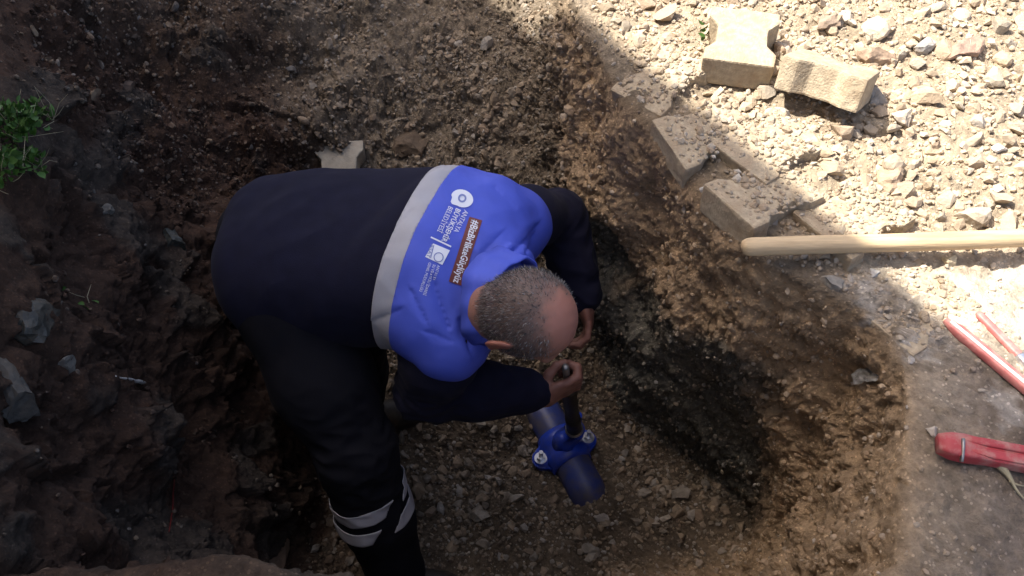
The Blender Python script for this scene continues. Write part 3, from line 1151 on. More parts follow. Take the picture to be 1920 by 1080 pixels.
# left hand reaching down, fingers half curled
fl = nrm(wrL - elL)
handL_dir = nrm(fl * 0.55 + np.array([0.10, -0.55, -0.62]))
ml = nrm(np.cross(handL_dir, [1.0, 0.1, 0.1]))           # back of hand to palm
if ml[0] > 0:
    ml = -ml
ml = nrm(np.array([-0.75, -0.25, -0.3]))
ml = nrm(ml - handL_dir * (ml @ handL_dir))
sl_ = np.cross(handL_dir, ml)                             # across the palm
def HL(x, y, z):
    return wrL + handL_dir * x + sl_ * y + ml * z
fb.chain([wrL, HL(.03, 0, 0)], [.029, .030], .02)
fb.ellipsoid(HL(.052, 0, 0), np.array([handL_dir, sl_, ml]), (.052, .041, .018), .015)
for i, off in enumerate((.031, .0105, -.0105, -.031)):
    L_ = (.92, 1.0, .95, .78)[i]
    rd = (.0098, .0098, .0094, .0085)[i]
    fb.chain([HL(.080, off, .0), HL(.080 + .042 * L_, off * 1.08, .010), HL(.080 + .060 * L_, off * 1.08, .034), HL(.080 + .056 * L_, off * 1.04, .056)],
             [rd * 1.1, rd * 1.05, rd * .95, rd * .82], .004)
ts_ = 1 if (sl_ @ np.array([0, 0, 1.0])) > -2 else -1
fb.chain([HL(.022, .026, .010), HL(.050, .050, .022), HL(.074, .054, .036), HL(.092, .046, .046)], [.015, .0125, .0105, .0085], .006)
V, F = fb.mesh()
V = V + vnormals(V, F) * (0.0008 * pnoise(V * 60))[:, None]
q = (V - head_c) @ HA.T                                    # head coordinates l, f, u
inhead = (np.linalg.norm(q * np.array([1, 1, .9]), axis=1) < 0.135) & (q[:, 2] > -.11)
dirn = q / (np.linalg.norm(q, axis=1)[:, None] + 1e-9)
bald_c = nrm([0.0, .26, .96])
bald = np.arccos(np.clip((dirn * np.array([1.18, 1, 1]) / np.linalg.norm(dirn * np.array([1.18, 1, 1]) + 1e-9, axis=1)[:, None]) @ bald_c, -1, 1)) + 0.10 * pnoise(V * 45 + 4) + 0.06 * pnoise(V * 110)
hairw = sstep(R(32), R(64), bald) * inhead * sstep(.060, .035, q[:, 1] + 0.012 * pnoise(V * 50)) * sstep(-.092, -.070, q[:, 2] - 0.25 * np.clip(-q[:, 1] - .03, 0, .05)) * (np.abs(q[:, 0]) < .0855)
skin = np.array([0.30, 0.150, 0.105])
C_ = np.broadcast_to(skin, V.shape).copy()
C_ *= (1 + 0.14 * pnoise(V * 30) + 0.10 * pnoise(V * 90))[:, None]
C_ = mixc(C_, np.array([0.30, 0.105, 0.075]), np.clip(sstep(.07, .09, np.abs(q[:, 0])) * inhead, 0, 1) * 0.7)
C_ = mixc(C_, np.array([0.37, 0.155, 0.11]), sstep(R(52), R(25), bald) * inhead * 0.8)
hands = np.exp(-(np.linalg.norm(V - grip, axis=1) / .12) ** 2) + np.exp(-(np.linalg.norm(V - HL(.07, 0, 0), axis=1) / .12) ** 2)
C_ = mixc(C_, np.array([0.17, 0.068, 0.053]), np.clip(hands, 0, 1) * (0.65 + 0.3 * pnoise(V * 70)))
C_ = mixc(C_, np.array([0.085, 0.072, 0.066]), hairw * 0.78)
bme = np_mesh('body', V, F)
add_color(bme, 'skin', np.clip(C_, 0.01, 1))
def skin_material():
    m = bpy.data.materials.new('skin')
    m.use_nodes = True
    N, L = m.node_tree.nodes, m.node_tree.links
    b = N['Principled BSDF']
    b.inputs['Roughness'].default_value = 0.5
    b.inputs['Specular IOR Level'].default_value = 0.35
    b.inputs['Subsurface Weight'].default_value = 0.08
    b.inputs['Subsurface Radius'].default_value = (0.01, 0.004, 0.002)
    b.inputs['Subsurface Scale'].default_value = 0.5
    at = N.new('ShaderNodeAttribute')
    at.attribute_name = 'skin'
    L.new(at.outputs['Color'], b.inputs['Base Color'])
    tc = N.new('ShaderNodeTexCoord')
    n = N.new('ShaderNodeTexNoise')
    n.inputs['Scale'].default_value = 320
    L.new(tc.outputs['Object'], n.inputs['Vector'])
    bp = N.new('ShaderNodeBump')
    bp.inputs['Strength'].default_value = 0.2
    bp.inputs['Distance'].default_value = 0.002
    L.new(n.outputs['Fac'], bp.inputs['Height'])
    L.new(bp.outputs[0], b.inputs['Normal'])
    return m
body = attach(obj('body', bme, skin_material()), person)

# --- hair: short grey strands on the back and sides
vn = vnormals(V, F)
cand = np.where(hairw > 0.02)[0]
cw = hairw[cand]
pick = cand[rng.random(len(cand)) < 1.0]
NH = 9000
sel = rng.choice(cand, NH, p=cw / cw.sum())
base = V[sel] + rng.normal(0, 0.0022, (NH, 3))
nrm_ = vn[sel]
swirl = np.stack([-0.2 * dirn[sel][:, 0], np.full(NH, 0.3), np.full(NH, -0.9)], 1) @ HA      # lies towards the nape
lay = swirl - nrm_ * np.sum(swirl * nrm_, 1)[:, None]
lay /= np.linalg.norm(lay, axis=1)[:, None] + 1e-9
dv = nrm_ * 0.55 + lay * 0.8 + rng.normal(0, 0.28, (NH, 3))
dv /= np.linalg.norm(dv, axis=1)[:, None]
ln = rng.uniform(0.005, 0.010, NH)[:, None] * (0.5 + 0.5 * hairw[sel])[:, None]
sd = np.cross(dv, rng.normal(size=(NH, 3)))
sd /= np.linalg.norm(sd, axis=1)[:, None] + 1e-9
wd = 0.00055
Vh = np.stack([base - nrm_ * .001 - sd * wd, base - nrm_ * .001 + sd * wd, base + dv * ln], 1).reshape(-1, 3)
Fh = np.arange(NH * 3).reshape(-1, 3)
hm = bpy.data.materials.new('grey_hair')
hm.use_nodes = True
N_, L_n = hm.node_tree.nodes, hm.node_tree.links
g_ = N_.new('ShaderNodeNewGeometry')
r_ = ramp(N_, [(0.0, (0.014, 0.012, 0.011)), (0.45, (0.04, 0.034, 0.031)), (0.75, (0.12, 0.112, 0.108)), (1.0, (0.30, 0.29, 0.28))])
L_n.new(g_.outputs['Random Per Island'], r_.inputs[0])
L_n.new(r_.outputs[0], N_['Principled BSDF'].inputs['Base Color'])
N_['Principled BSDF'].inputs['Roughness'].default_value = 0.6
hair = attach(obj('hair', np_mesh('hair', Vh, Fh, smooth=False), hm), person)
hair['label'] = 'short grey hair round a bald crown'
hair['kind'] = 'stuff'

# --- print on the yoke: laid on the cloth surface
def lay_on(px, py, off):
    loc, n_, _, _ = YB.ray_cast(Vector(CAM), pixdir(px, py))
    if loc is None:
        return None
    n_ = np.array(n_)
    if n_ @ np.array(pixdir(px, py)) > 0:
        n_ = -n_
    return np.array(loc) + n_ * off
def drape(name, V2, F2, off, material, lab=None):
    pts = [lay_on(x, y, off) for x, y in V2]
    good = [p is not None for p in pts]
    fl_ = [f for f in F2 if all(good[i] for i in f)]
    me_ = bpy.data.meshes.new(name)
    me_.from_pydata([tuple(p) if p is not None else (0, 0, -0.5) for p in pts], [], fl_)
    me_.update()
    bm = bmesh.new()
    bm.from_mesh(me_)
    bmesh.ops.delete(bm, geom=[v for v in bm.verts if not v.link_faces], context='VERTS')
    me_ = bm_mesh(name, bm, smooth=True)
    o = obj(name, me_, material, jacket)
    if lab:
        o['label'] = lab
    return o
def affine(origin, xdir, ydir):
    ox, oy = origin
    return lambda x, y: (ox + x * xdir[0] + y * ydir[0], oy + x * xdir[1] + y * ydir[1])
def text2d(s, bold=0.0):
    cu = bpy.data.curves.new('tmp_text', 'FONT')
    cu.body = s
    cu.size = 1.0
    cu.offset = bold
    cu.resolution_u = 2
    cu.fill_mode = 'FRONT'
    o = bpy.data.objects.new('tmp_text', cu)
    COL.objects.link(o)
    dg = bpy.context.evaluated_depsgraph_get()
    dg.update()
    me_ = o.evaluated_get(dg).to_mesh()
    v = np.array([w.co[:2] for w in me_.vertices])
    f = [tuple(p.vertices) for p in me_.polygons]
    o.evaluated_get(dg).to_mesh_clear()
    bpy.data.objects.remove(o)
    bpy.data.curves.remove(cu)
    return v, f
def print_line(s, start, end, height, off=0.0022, bold=0.0, material=None, lab=None):
    """run a line of lettering from start to end (pixels); letters' tops point to the collar"""
    v, f = text2d(s, bold)
    mn, mxx = v.min(0), v.max(0)
    v = (v - np.array([mn[0], 0])) / np.array([mxx[0] - mn[0], 0.73])
    d = np.array(end, float) - np.array(start, float)
    up = np.array([-d[1], d[0]])
    up = up / np.linalg.norm(up)
    if up[0] < 0:
        up = -up
    fn = affine(start, d, up * height)
    drape('print_text', [fn(x, y) for x, y in v], f, off, material or M_WHITEP, lab)
def quad_patch(c, n=6, off=0.0016, material=None, name='print_patch', lab=None):
    c = np.array(c, float)
    V2, F2 = [], []
    for i in range(n + 1):
        for j in range(n + 1):
            a, b = i / n, j / n
            V2.append((1 - a) * (1 - b) * c[0] + a * (1 - b) * c[1] + a * b * c[2] + (1 - a) * b * c[3])
    for i in range(n):
        for j in range(n):
            F2.append((i * (n + 1) + j, (i + 1) * (n + 1) + j, (i + 1) * (n + 1) + j + 1, i * (n + 1) + j + 1))
    drape(name, V2, F2, off, material, lab)
def ring_patch(fn, r0, r1, off, material, n=28, shape=None, name='print_emblem'):
    V2, F2 = [], []
    for i in range(n):
        th = 2 * math.pi * i / n
        for r in (r0, r1):
            x, y = r * math.cos(th), r * math.sin(th)
            if shape and r == r1:
                x, y = shape(x, y, th)
            V2.append(fn(x, y))
    for i in range(n):
        k = (i + 1) % n
        F2.append((2 * i, 2 * i + 1, 2 * k + 1, 2 * k))
    drape(name, V2, F2, off, material)
td = nrm([-60, 185])            # reading direction in the photo
tu = np.array([-td[1], td[0]])
if tu[0] < 0:
    tu = -tu
# round emblem with a straight foot
fn1 = affine((866, 373), td, tu)
def drop(x, y, th):
    if x > 0 and y < 0:          # squared-off corner towards the reading side, low
        k_ = max(abs(x), abs(y))
        s_ = 19 / max(k_, 1e-6) * 0.82
        return x * s_ * 1.0, y * s_ * 1.18
    return x * 0.86, y * 1.12
ring_patch(fn1, 0.2, 19, 0.0018, M_WHITEP, shape=drop)
ring_patch(fn1, 4.6, 8.0, 0.0026, M_GREYP)
print_line('ANTALYA', (870, 394), (850, 434), 10)
print_line('BÜYÜKŞEHİR', (855, 391), (827, 452), 10, bold=0.02)
print_line('BELEDİYESİ', (841, 387), (819, 434), 10)
quad_patch([(807, 446.5), (808.2, 444), (846, 462), (844.8, 464.8)], 4, 0.002, M_WHITEP, 'print_rule')
quad_patch([(812, 457), (843, 470), (829, 497), (797, 482)], 4, 0.0018, M_WHITEP, 'print_emblem')
ring_patch(affine((822, 483), td, tu), 7.4, 9.2, 0.0026, M_GREYP)
quad_patch([(812.5, 460), (814, 461), (808, 485), (806.5, 484)], 3, 0.0026, M_GREYP, 'print_rule')
print_line('ASAT', (808, 458), (799, 482), 7, 0.0026, 0.01, M_GREYP)
print_line('ANTALYA', (820, 497), (811, 525), 5.5)
print_line('SU VE ATIKSU İDARESİ', (812, 496), (793, 553), 5.5)
print_line('GENEL MÜDÜRLÜĞÜ', (804, 492), (786, 546), 5.5)
quad_patch([(880, 407), (904, 414), (865, 536), (841, 528)], 14, 0.0016, M_BROWNP, 'print_patch', 'brown red slogan strip')
print_line('#BizBirlikteGüçlüyüz', (886, 413), (849, 529), 14, 0.0028, 0.018)

# ------------------------------------------------------------------ pipe, saddle, tool
pipe_z = -1.068
pa = P(1016, 768, pipe_z)
pb = P(1098, 915, pipe_z)
pax = nrm(pb - pa)
pside = nrm(np.cross([0, 0, 1.0], pax))
if pside[0] < 0:
    pside = -pside
pipe = empty('water_pipe', tuple(pa))
tag(pipe, 'blue plastic water main crossing the gravel on the pit floor', 'pipe')
p0, p1 = pa - pax * 0.16, pb + pax * 0.055
p0 = p0 + np.array([0, 0, -0.02])
p1 = p1 + np.array([0, 0, -0.05])
V_, F_ = tube_arrays([p0, pa, pa * .5 + pb * .5, pb, p1], 0.054, 40)
me = bpy.data.meshes.new('pipe_body')
me.from_pydata([tuple(v) for v in V_], [], [f[:3] if f[0] == f[3] else f for f in F_])
for p in me.polygons:
    p.use_smooth = True
attach(obj('pipe_body', me, M_PIPEB), pipe)

sc_ = pa + pax * ((saddle_top - pa) @ pax)
sc_ = sc_ + np.array([0, 0, -0.004])
saddle = empty('tapping_saddle', tuple(sc_))
tag(saddle, 'bright blue two-bolt tapping saddle clamped on the pipe', 'pipe fitting')
SM = frame_matrix(sc_, pax, pside, np.array([0, 0, 1.0]))
bm = bmesh.new()
nA, nX = 36, 9
prof_r = 0.064
vs_ = []
for i in range(nA + 1):
    th = math.pi * (-0.06 + 1.12 * i / nA)
    row = []
    for k in range(nX):
        x = -0.055 + 0.11 * k / (nX - 1)
        edge = 0.004 if k in (0, nX - 1) else (0.001 if k in (1, nX - 2) else 0)
        rib = 0.007 if k in (2, 6) else 0
        for rr2 in (0.055, prof_r - edge + rib):
            row.append(bm.verts.new((x, math.cos(th) * rr2, math.sin(th) * rr2)))
    vs_.append(row)
for i in range(nA):
    for k in range(nX - 1):
        a0, a1, b0, b1 = vs_[i], vs_[i + 1], 2 * k, 2 * k + 2
        bm.faces.new((a0[b0 + 1], a0[b1 + 1], a1[b1 + 1], a1[b0 + 1]))
        bm.faces.new((a0[b0], a1[b0], a1[b1], a0[b1]))
    for k in (0, nX - 1):
        bm.faces.new((vs_[i][2 * k], vs_[i][2 * k + 1], vs_[i + 1][2 * k + 1], vs_[i + 1][2 * k]))
for i in (0, nA):
    for k in range(nX - 1):
        bm.faces.new((vs_[i][2 * k], vs_[i][2 * k + 2], vs_[i][2 * k + 3], vs_[i][2 * k + 1]))
bmesh.ops.recalc_face_normals(bm, faces=bm.faces)
bm.transform(SM)
attach(obj('saddle_shell', bm_mesh('saddle_shell', bm, True), M_SADDLE), saddle)
for s in (-1, 1):
    bm = bmesh.new()
    outl = []
    for i in range(13):                         # rounded lug
        th = math.pi * (i / 12) - math.pi / 2
        outl.append((0.030 * math.sin(th), 0.078 + 0.024 * math.cos(th)))
    outl = [(-0.046, 0.056)] + outl + [(0.046, 0.056)]
    lo_ = [bm.verts.new((x, s * y, -0.012)) for x, y in outl]
    hi_ = [bm.verts.new((x, s * y, 0.016)) for x, y in outl]
    bm.faces.new(lo_)
    bm.faces.new(hi_)
    for i in range(len(outl)):
        k = (i + 1) % len(outl)
        bm.faces.new((lo_[i], lo_[k], hi_[k], hi_[i]))
    bmesh.ops.recalc_face_normals(bm, faces=bm.faces)
    bmesh.ops.bevel(bm, geom=bm.edges[:], offset=0.004, segments=2, affect='EDGES')
    bm.transform(SM)
    lug = attach(obj('lug', bm_mesh('lug', bm, True), M_SADDLE), saddle)
    # rib from lug to the crown
    bm = bmesh.new()
    bmesh.ops.create_cone(bm, cap_ends=True, segments=6, radius1=0.013, radius2=0.013, depth=0.016, matrix=SM @ Matrix.Translation((0, s * 0.078, 0.025)))
    bmesh.ops.create_cone(bm, cap_ends=True, segments=20, radius1=0.019, radius2=0.019, depth=0.003, matrix=SM @ Matrix.Translation((0, s * 0.078, 0.0180)))
    bmesh.ops.create_cone(bm, cap_ends=True, segments=14, radius1=0.0075, radius2=0.006, depth=0.03, matrix=SM @ Matrix.Translation((0, s * 0.078, 0.042)))
    bo = obj('bolt', bm_mesh('bolt', bm, False), M_GALV, saddle)
    bo.matrix_parent_inverse = Matrix.Translation(-saddle.location)
# threaded outlet on the crown and small side cock
up = rod_ax
V_, F_ = tube_arrays([sc_ + np.array([0, 0, .05]), sc_ + np.array([0, 0, .075]), saddle_top - up * 0.012, saddle_top + up * .004], [.040, .034, .030, .030], 24)
me = bpy.data.meshes.new('outlet')
me.from_pydata([tuple(v) for v in V_], [], [f[:3] if f[0] == f[3] else f for f in F_])
for p in me.polygons:
    p.use_smooth = True
attach(obj('outlet', me, M_SADDLE), saddle)
cock = sc_ + pside * 0.052 - pax * 0.030
V_, F_ = tube_arrays([cock + np.array([0, 0, .02]), cock + np.array([0, 0, .085]), cock + np.array([0, 0, .09]), cock + np.array([0, 0, .125]), cock + np.array([0, 0, .128])],
                     [.010, .009, .014, .013, .006], 12)
me = bpy.data.meshes.new('side_cock')
me.from_pydata([tuple(v) for v in V_], [], [f[:3] if f[0] == f[3] else f for f in F_])
attach(obj('side_cock', me, M_SADDLE), saddle)

tool = empty('drilling_tool', tuple(saddle_top))
tag(tool, 'black upright tube tool gripped in the right hand above the blue saddle', 'tool')
tb0 = saddle_top + up * 0.008
tb1 = grip - up * 0.075
attach(tube('barrel', [tb0, tb0 + (tb1 - tb0) * .3, tb0 + (tb1 - tb0) * .31, tb1 - up * .02, tb1 - up * .018, tb1], [.0215, .0215, .0195, .0195, .0225, .020], M_BLACKP, n=24), tool)
attach(tube('spindle', [tb1 - up * .002, grip + up * 0.075], .0085, M_STEEL, n=14), tool)
attach(tube('collar_ring', [tb0 - up * .001, tb0 + up * .008], .0265, M_GALV, n=24), tool)

# ------------------------------------------------------------------ tools on the rim
# long wooden handle (a shovel lying across the rim, its blade out of the picture)
hA = P(1396, 464, 0.042)
hB = P(1920, 446, 0.052)
hd = nrm(hB - hA)
shov = empty('shovel', tuple(hA))
tag(shov, 'pale wooden tool handle lying across the ground and over the pit rim', 'shovel')
Lh = 1.25
pts = [hA - hd * 0.006, hA - hd * 0.003, hA + hd * 0.004, hA + hd * 0.014] + [hA + hd * Lh * k / 24 for k in range(1, 25)]
rad = [0.006, .0125, .0160, .0172] + [.0172 + 0.0003 * math.sin(k * 1.3) for k in range(24)]
pts = [p + np.array([0, 0, 0.0015 * math.sin(i * .5)]) for i, p in enumerate(pts)]
attach(tube('handle', pts, rad, M_WOOD, n=28), shov)
hE = hA + hd * Lh
attach(tube('socket', [hE - hd * .10, hE, hE + hd * .06], [.0195, .0185, .012], M_STEEL, n=20), shov)
bm = bmesh.new()
gx = []
for i in range(13):
    t = i / 12
    w = 0.105 * (1 - 0.12 * t) if t < .55 else 0.105 * .93 * math.sqrt(max(0, 1 - ((t - .55) / .47) ** 2.2))
    row = []
    for k in range(9):
        v_ = -1 + k / 4
        row.append(bm.verts.new((t * 0.28, v_ * w, 0.022 * v_ * v_ - 0.03 * t)))
    gx.append(row)
for i in range(12):
    for k in range(8):
        bm.faces.new((gx[i][k], gx[i + 1][k], gx[i + 1][k + 1], gx[i][k + 1]))
bmesh.ops.solidify(bm, geom=bm.faces[:], thickness=0.003)
hs = nrm(np.cross([0, 0, 1.0], hd))
bm.transform(frame_matrix(hE + hd * .03, hd, hs, np.cross(hd, hs)))
attach(obj('blade', bm_mesh('blade', bm, True), M_STEEL), shov)

def bar(name, path, w, h, material, n=20, sq=0.6):
    """bar with a rounded flat section (w across, h thick) along a path"""
    path = np.asarray(path, float)
    T = np.gradient(path, axis=0)
    T /= np.linalg.norm(T, axis=1)[:, None]
    m = len(path)
    w = np.broadcast_to(np.asarray(w, float), (m,))
    h = np.broadcast_to(np.asarray(h, float), (m,))
    Vv = []
    for i in range(m):
        s_ = nrm(np.cross([0, 0, 1.0], T[i]))
        u_ = np.cross(T[i], s_)
        for k in range(n):
            th = 2 * math.pi * k / n
            c, s2 = math.cos(th), math.sin(th)
            x = math.copysign(abs(c) ** sq, c) * w[i] / 2
            y = math.copysign(abs(s2) ** sq, s2) * h[i] / 2
            Vv.append(path[i] + s_ * x + u_ * y)
    Ff = [(i * n + k, i * n + (k + 1) % n, (i + 1) * n + (k + 1) % n, (i + 1) * n + k) for i in range(m - 1) for k in range(n)]
    Ff += [tuple(range(n))[::-1], tuple((m - 1) * n + k for k in range(n))]
    me_ = bpy.data.meshes.new(name)
    me_.from_pydata([tuple(v) for v in Vv], [], Ff)
    for p in me_.polygons:
        p.use_smooth = True
    me_.update()
    return obj(name, me_, material)

# heavy red wrench handle, lower right
wA = P(1772, 834, 0.026)
wB = P(1920, 862, 0.028)
wd_ = nrm(wB - wA)
ws = nrm(np.cross([0, 0, 1.0], wd_))
wr = empty('pipe_wrench', tuple(wA))
tag(wr, 'scuffed red pipe wrench lying in the shade at the right edge', 'wrench')
LW = 0.40
ts_l = np.linspace(0, 1, 22)
path = [wA + wd_ * (-0.012 + t * LW) for t in ts_l]
wid = [0.030, 0.041, 0.043, 0.041] + [0.038 + 0.004 * t for t in ts_l[4:]]
hgt = [0.020, 0.028, 0.030, 0.028] + [0.025] * 18
attach(bar('grip_bar', path, wid, hgt, M_RED, 28, 0.38), wr)
# raised rail along the far edge and a steel rivet band near the end
attach(bar('rail', [wA + wd_ * (0.02 + 0.35 * t) + ws * 0.010 + np.array([0, 0, 0.0125]) for t in np.linspace(0, 1, 12)], [.006] + [.014] * 10 + [.01], [.004] + [.010] * 10 + [.006], M_RED), wr)
attach(bar('rail', [wA + wd_ * (0.034 + 0.34 * t) - ws * 0.009 + np.array([0, 0, 0.0125]) for t in np.linspace(0, 1, 12)], [.006] + [.015] * 10 + [.01], [.004] + [.006] * 10 + [.004], M_RED), wr)
attach(bar('steel_edge', [wA + wd_ * 0.021 + ws * (0.006 - 0.034 * t) + np.array([0, 0, 0.0165 - 0.012 * t * t]) for t in np.linspace(0, 1, 6)], .005, .008, M_STEEL), wr)
attach(bar('jaw', [wA + wd_ * (LW - 0.03) + ws * 0.0, wA + wd_ * (LW + 0.05), wA + wd_ * (LW + 0.09) + ws * 0.03, wA + wd_ * (LW + 0.11) + ws * 0.05], [.045, .06, .05, .02], [.03, .03, .028, .022], M_STEEL), wr)

# long red tool with two handles, in the sun at the right edge
cA, cB = P(1772, 600, 0.022), P(1925, 727, 0.024)
cC = P(1832, 586, 0.022)
cD = P(1916, 672, 0.024)
bc = empty('bolt_cutter', tuple(cB))
tag(bc, 'red and white two-handled cutter half in sun at the right edge', 'cutter')
d1 = nrm(cB - cA)
d2 = nrm(cD - cC)
s1 = nrm(np.cross([0, 0, 1.0], d1))
def line(a, d, L, n=14, off=np.zeros(3)):
    return [a + d * L * t + off for t in np.linspace(0, 1, n)]
attach(bar('handle', line(cA, d1, 0.36), [.010] + [.022] * 12 + [.02], [.010] + [.020] * 12 + [.018], M_PALERED), bc)
M_WPAINT = mat('white_paint', (0.72, 0.66, 0.62), 0.4, noise=0.1, nscale=40)
attach(bar('stripe', line(cA + d1 * 0.01, d1, 0.34, off=np.array([0, 0, 0.0088]) - s1 * 0.002), .0065, .005, M_WPAINT), bc)
attach(bar('handle', line(cC, d2, 0.105), [.007] + [.014] * 12 + [.013], [.008] + [.013] * 12 + [.012], M_PALERED), bc)
attach(bar('ferrule', line(cC + d2 * 0.100, d2, 0.03, 5), .019, .017, M_GALV), bc)
attach(bar('arm', line(cC + d2 * 0.128, d2, 0.17, 8), .015, .012, M_PALERED), bc)
jn = cC + d2 * 0.30
attach(bar('jaw', [cA + d1 * .35, cA * .0 + (cA + d1 * .40 + jn) * .5, jn], .03, .018, M_STEEL), bc)

# ------------------------------------------------------------------ stones
def rock_base(sub, seed, flat=0.75):
    r_ = np.random.default_rng(seed)
    bm = bmesh.new()
    bmesh.ops.create_icosphere(bm, subdivisions=sub, radius=1.0)
    co = np.array([v.co[:] for v in bm.verts])
    # chop with random planes for a broken, angular look
    for k in range(8):
        n_ = nrm(r_.normal(size=3))
        d_ = r_.uniform(0.34, 0.74)
        over = co @ n_ - d_
        co = co - np.where(over > 0, over, 0)[:, None] * n_ * 1.0
    co /= np.abs(co).max()
    co *= np.array([1.0, r_.uniform(.6, .95), r_.uniform(.5, max(flat, .55))])
    co += (pnoise(co * 2.2 + seed) * 0.07)[:, None] * co
    F_ = np.array([[v.index for v in f.verts] for f in bm.faces])
    bm.free()
    return co, F_
lowrocks = [rock_base(1, 100 + i) for i in range(14)]          # 80 triangles
hirocks = [rock_base(2, 200 + i) for i in range(16)]
tinyrocks = []
for i in range(10):
    bm = bmesh.new()
    bmesh.ops.create_icosphere(bm, subdivisions=0 if False else 1, radius=1.0)
    bm.free()
    r_ = np.random.default_rng(300 + i)
    bm = bmesh.new()
    bmesh.ops.create_icosphere(bm, subdivisions=1, radius=1.0)
    bmesh.ops.unsubdivide(bm, verts=bm.verts[:], iterations=0)
    bm.free()
    phi = (1 + 5 ** .5) / 2
    ico = np.array([(-1, phi, 0), (1, phi, 0), (-1, -phi, 0), (1, -phi, 0), (0, -1, phi), (0, 1, phi), (0, -1, -phi), (0, 1, -phi), (phi, 0, -1), (phi, 0, 1), (-phi, 0, -1), (-phi, 0, 1)]) / 1.9
    icf = np.array([(0, 11, 5), (0, 5, 1), (0, 1, 7), (0, 7, 10), (0, 10, 11), (1, 5, 9), (5, 11, 4), (11, 10, 2), (10, 7, 6), (7, 1, 8), (3, 9, 4), (3, 4, 2), (3, 2, 6), (3, 6, 8), (3, 8, 9), (4, 9, 5), (2, 4, 11), (6, 2, 10), (8, 6, 7), (9, 8, 1)])
    co = ico * r_.uniform(.7, 1.15, (12, 1)) * np.array([1, r_.uniform(.6, .95), r_.uniform(.5, .8)])
    tinyrocks.append((co, icf))

# candidate spots over the near surface
rows_ok = np.arange(4, n1 + n2 + n3)
cr_ = rng.integers(4, n1 + n2 + n3 - 2, 900000)
ct_ = rng.integers(0, NT, 900000)
pos = G[cr_, ct_]
area = (np.linalg.norm(G[cr_ + 1, ct_] - G[cr_, ct_], axis=1) * np.linalg.norm(G[cr_, (ct_ + 1) % NT] - G[cr_, ct_], axis=1))
q_ = pos - CAM
dep = q_ @ FWD
px_ = 960 + FPX * (q_ @ RGT) / dep
py_ = 540 - FPX * (q_ @ UPV) / dep
# density of stones per square metre, by where the place has them
nz = pnoise(pos * 6.0 + 40) + 0.6 * pnoise(pos * 15.0 + 9)
x_, y_, z_ = pos.T
ow = outw[cr_, ct_]
ww = wallw[cr_, ct_]
rt = right[cr_, ct_]
dens = np.zeros(len(pos))
rub = ow * sstep(0.0, 0.15, x_) * sstep(0.95, 1.10, y_ + 0.10 * nz)
dens += rub * 1.0
dens += ow * sstep(0.3, 0.45, x_) * (1 - sstep(0.95, 1.10, y_ + 0.1 * nz)) * 0.16
flr = 1 - sstep(n1 - 4, n1 + 16, cr_.astype(float))
dens += flr * (1 - ww) * (0.85 + 0.45 * nz)
dens += ww * rt * 0.14 * (1 + nz)
farr = ww * (1 - rt) * sstep(1.5, 1.8, y_)
patch = sstep(-0.1, 0.5, nz)
dens += farr * (0.35 + 0.75 * patch * sstep(-0.75, -0.35, x_))
dens += ww * (1 - rt) * (1 - sstep(1.5, 1.8, y_)) * (0.012 + 0.30 * sstep(.45, .85, nz))
dens += ow * sstep(-0.4, -0.7, x_) * 0.15
dens *= 1 - 0.9 * ow * sstep(.7, .55, y_) * sstep(.35, .25, x_)
dens *= 1 - 0.75 * sstep(0.62, 0.75, x_) * sstep(1.12, 1.02, y_) * ow
dens = np.clip(dens, 0, 1.2)
infr = (px_ > -250) & (px_ < 2150) & (py_ > -250) & (py_ < 1300)
wgt_ = dens * area * np.where(infr, 1, 0.06)
def draw(nn):
    return rng.choice(len(pos), nn, p=wgt_ / wgt_.sum())
def orient(nrmv, nn, tilt=0.5):
    """random rotation whose z leans towards the ground normal"""
    z = nrmv + rng.normal(0, tilt, (nn, 3))
    z /= np.linalg.norm(z, axis=1)[:, None]
    x = np.cross(z, rng.normal(size=(nn, 3)))
    x /= np.linalg.norm(x, axis=1)[:, None]
    y = np.cross(z, x)
    return np.stack([x, y, z], 1)          # rows
def bake(bases, sel, size, sink, tilt=0.5):
    nn = len(sel)
    Rm = orient(TN[cr_[sel], ct_[sel]], nn, tilt)
    ctr = pos[sel] + TN[cr_[sel], ct_[sel]] * (size * sink)[:, None]
    which = rng.integers(0, len(bases), nn)
    Vs, Fs_, Cs = [], [], []
    off = 0
    soilc = C[cr_[sel], ct_[sel]]
    for b in range(len(bases)):
        s_ = np.where(which == b)[0]
        if not len(s_):
            continue
        co, f = bases[b]
        v = np.einsum('vk,nkj->nvj', co, Rm[s_]) * size[s_][:, None, None] + ctr[s_][:, None, :]
        Vs.append(v.reshape(-1, 3))
        Fs_.append((f[None] + (np.arange(len(s_)) * len(co))[:, None, None] + off).reshape(-1, 3))
        Cs.append(np.repeat(soilc[s_], len(co), 0))
        off += len(s_) * len(co)
    return np.concatenate(Vs), np.concatenate(Fs_), np.concatenate(Cs)
# keep clear of things that stand on the ground
def clear(sel, r):
    p = pos[sel]
    ok = np.ones(len(sel), bool)
    for c, rad_ in paver_boxes:
        ok &= np.hypot(p[:, 0] - c[0], p[:, 1] - c[1]) > rad_ * 0.75 + r
    for a0, d0, L0, w0 in ((wA, wd_, .4, .035), (cA, d1, .36, .02), (cC, d2, .3, .02), (hA + hd * .2, hd, 1.0, .012), (pa - pax * .1, pax, .45, .05)):
        t = np.clip((p - a0) @ d0, 0, L0)
        ok &= np.linalg.norm(p - a0 - t[:, None] * d0, axis=1) > w0 + r * 0.8 + (0.02 if a0 is pa else 0)
    for c in (np.array([-.27, .83]), np.array([-.42, 1.28])):
        ok &= np.hypot(p[:, 0] - c[0], p[:, 1] - c[1]) > 0.10
    return sel[ok]
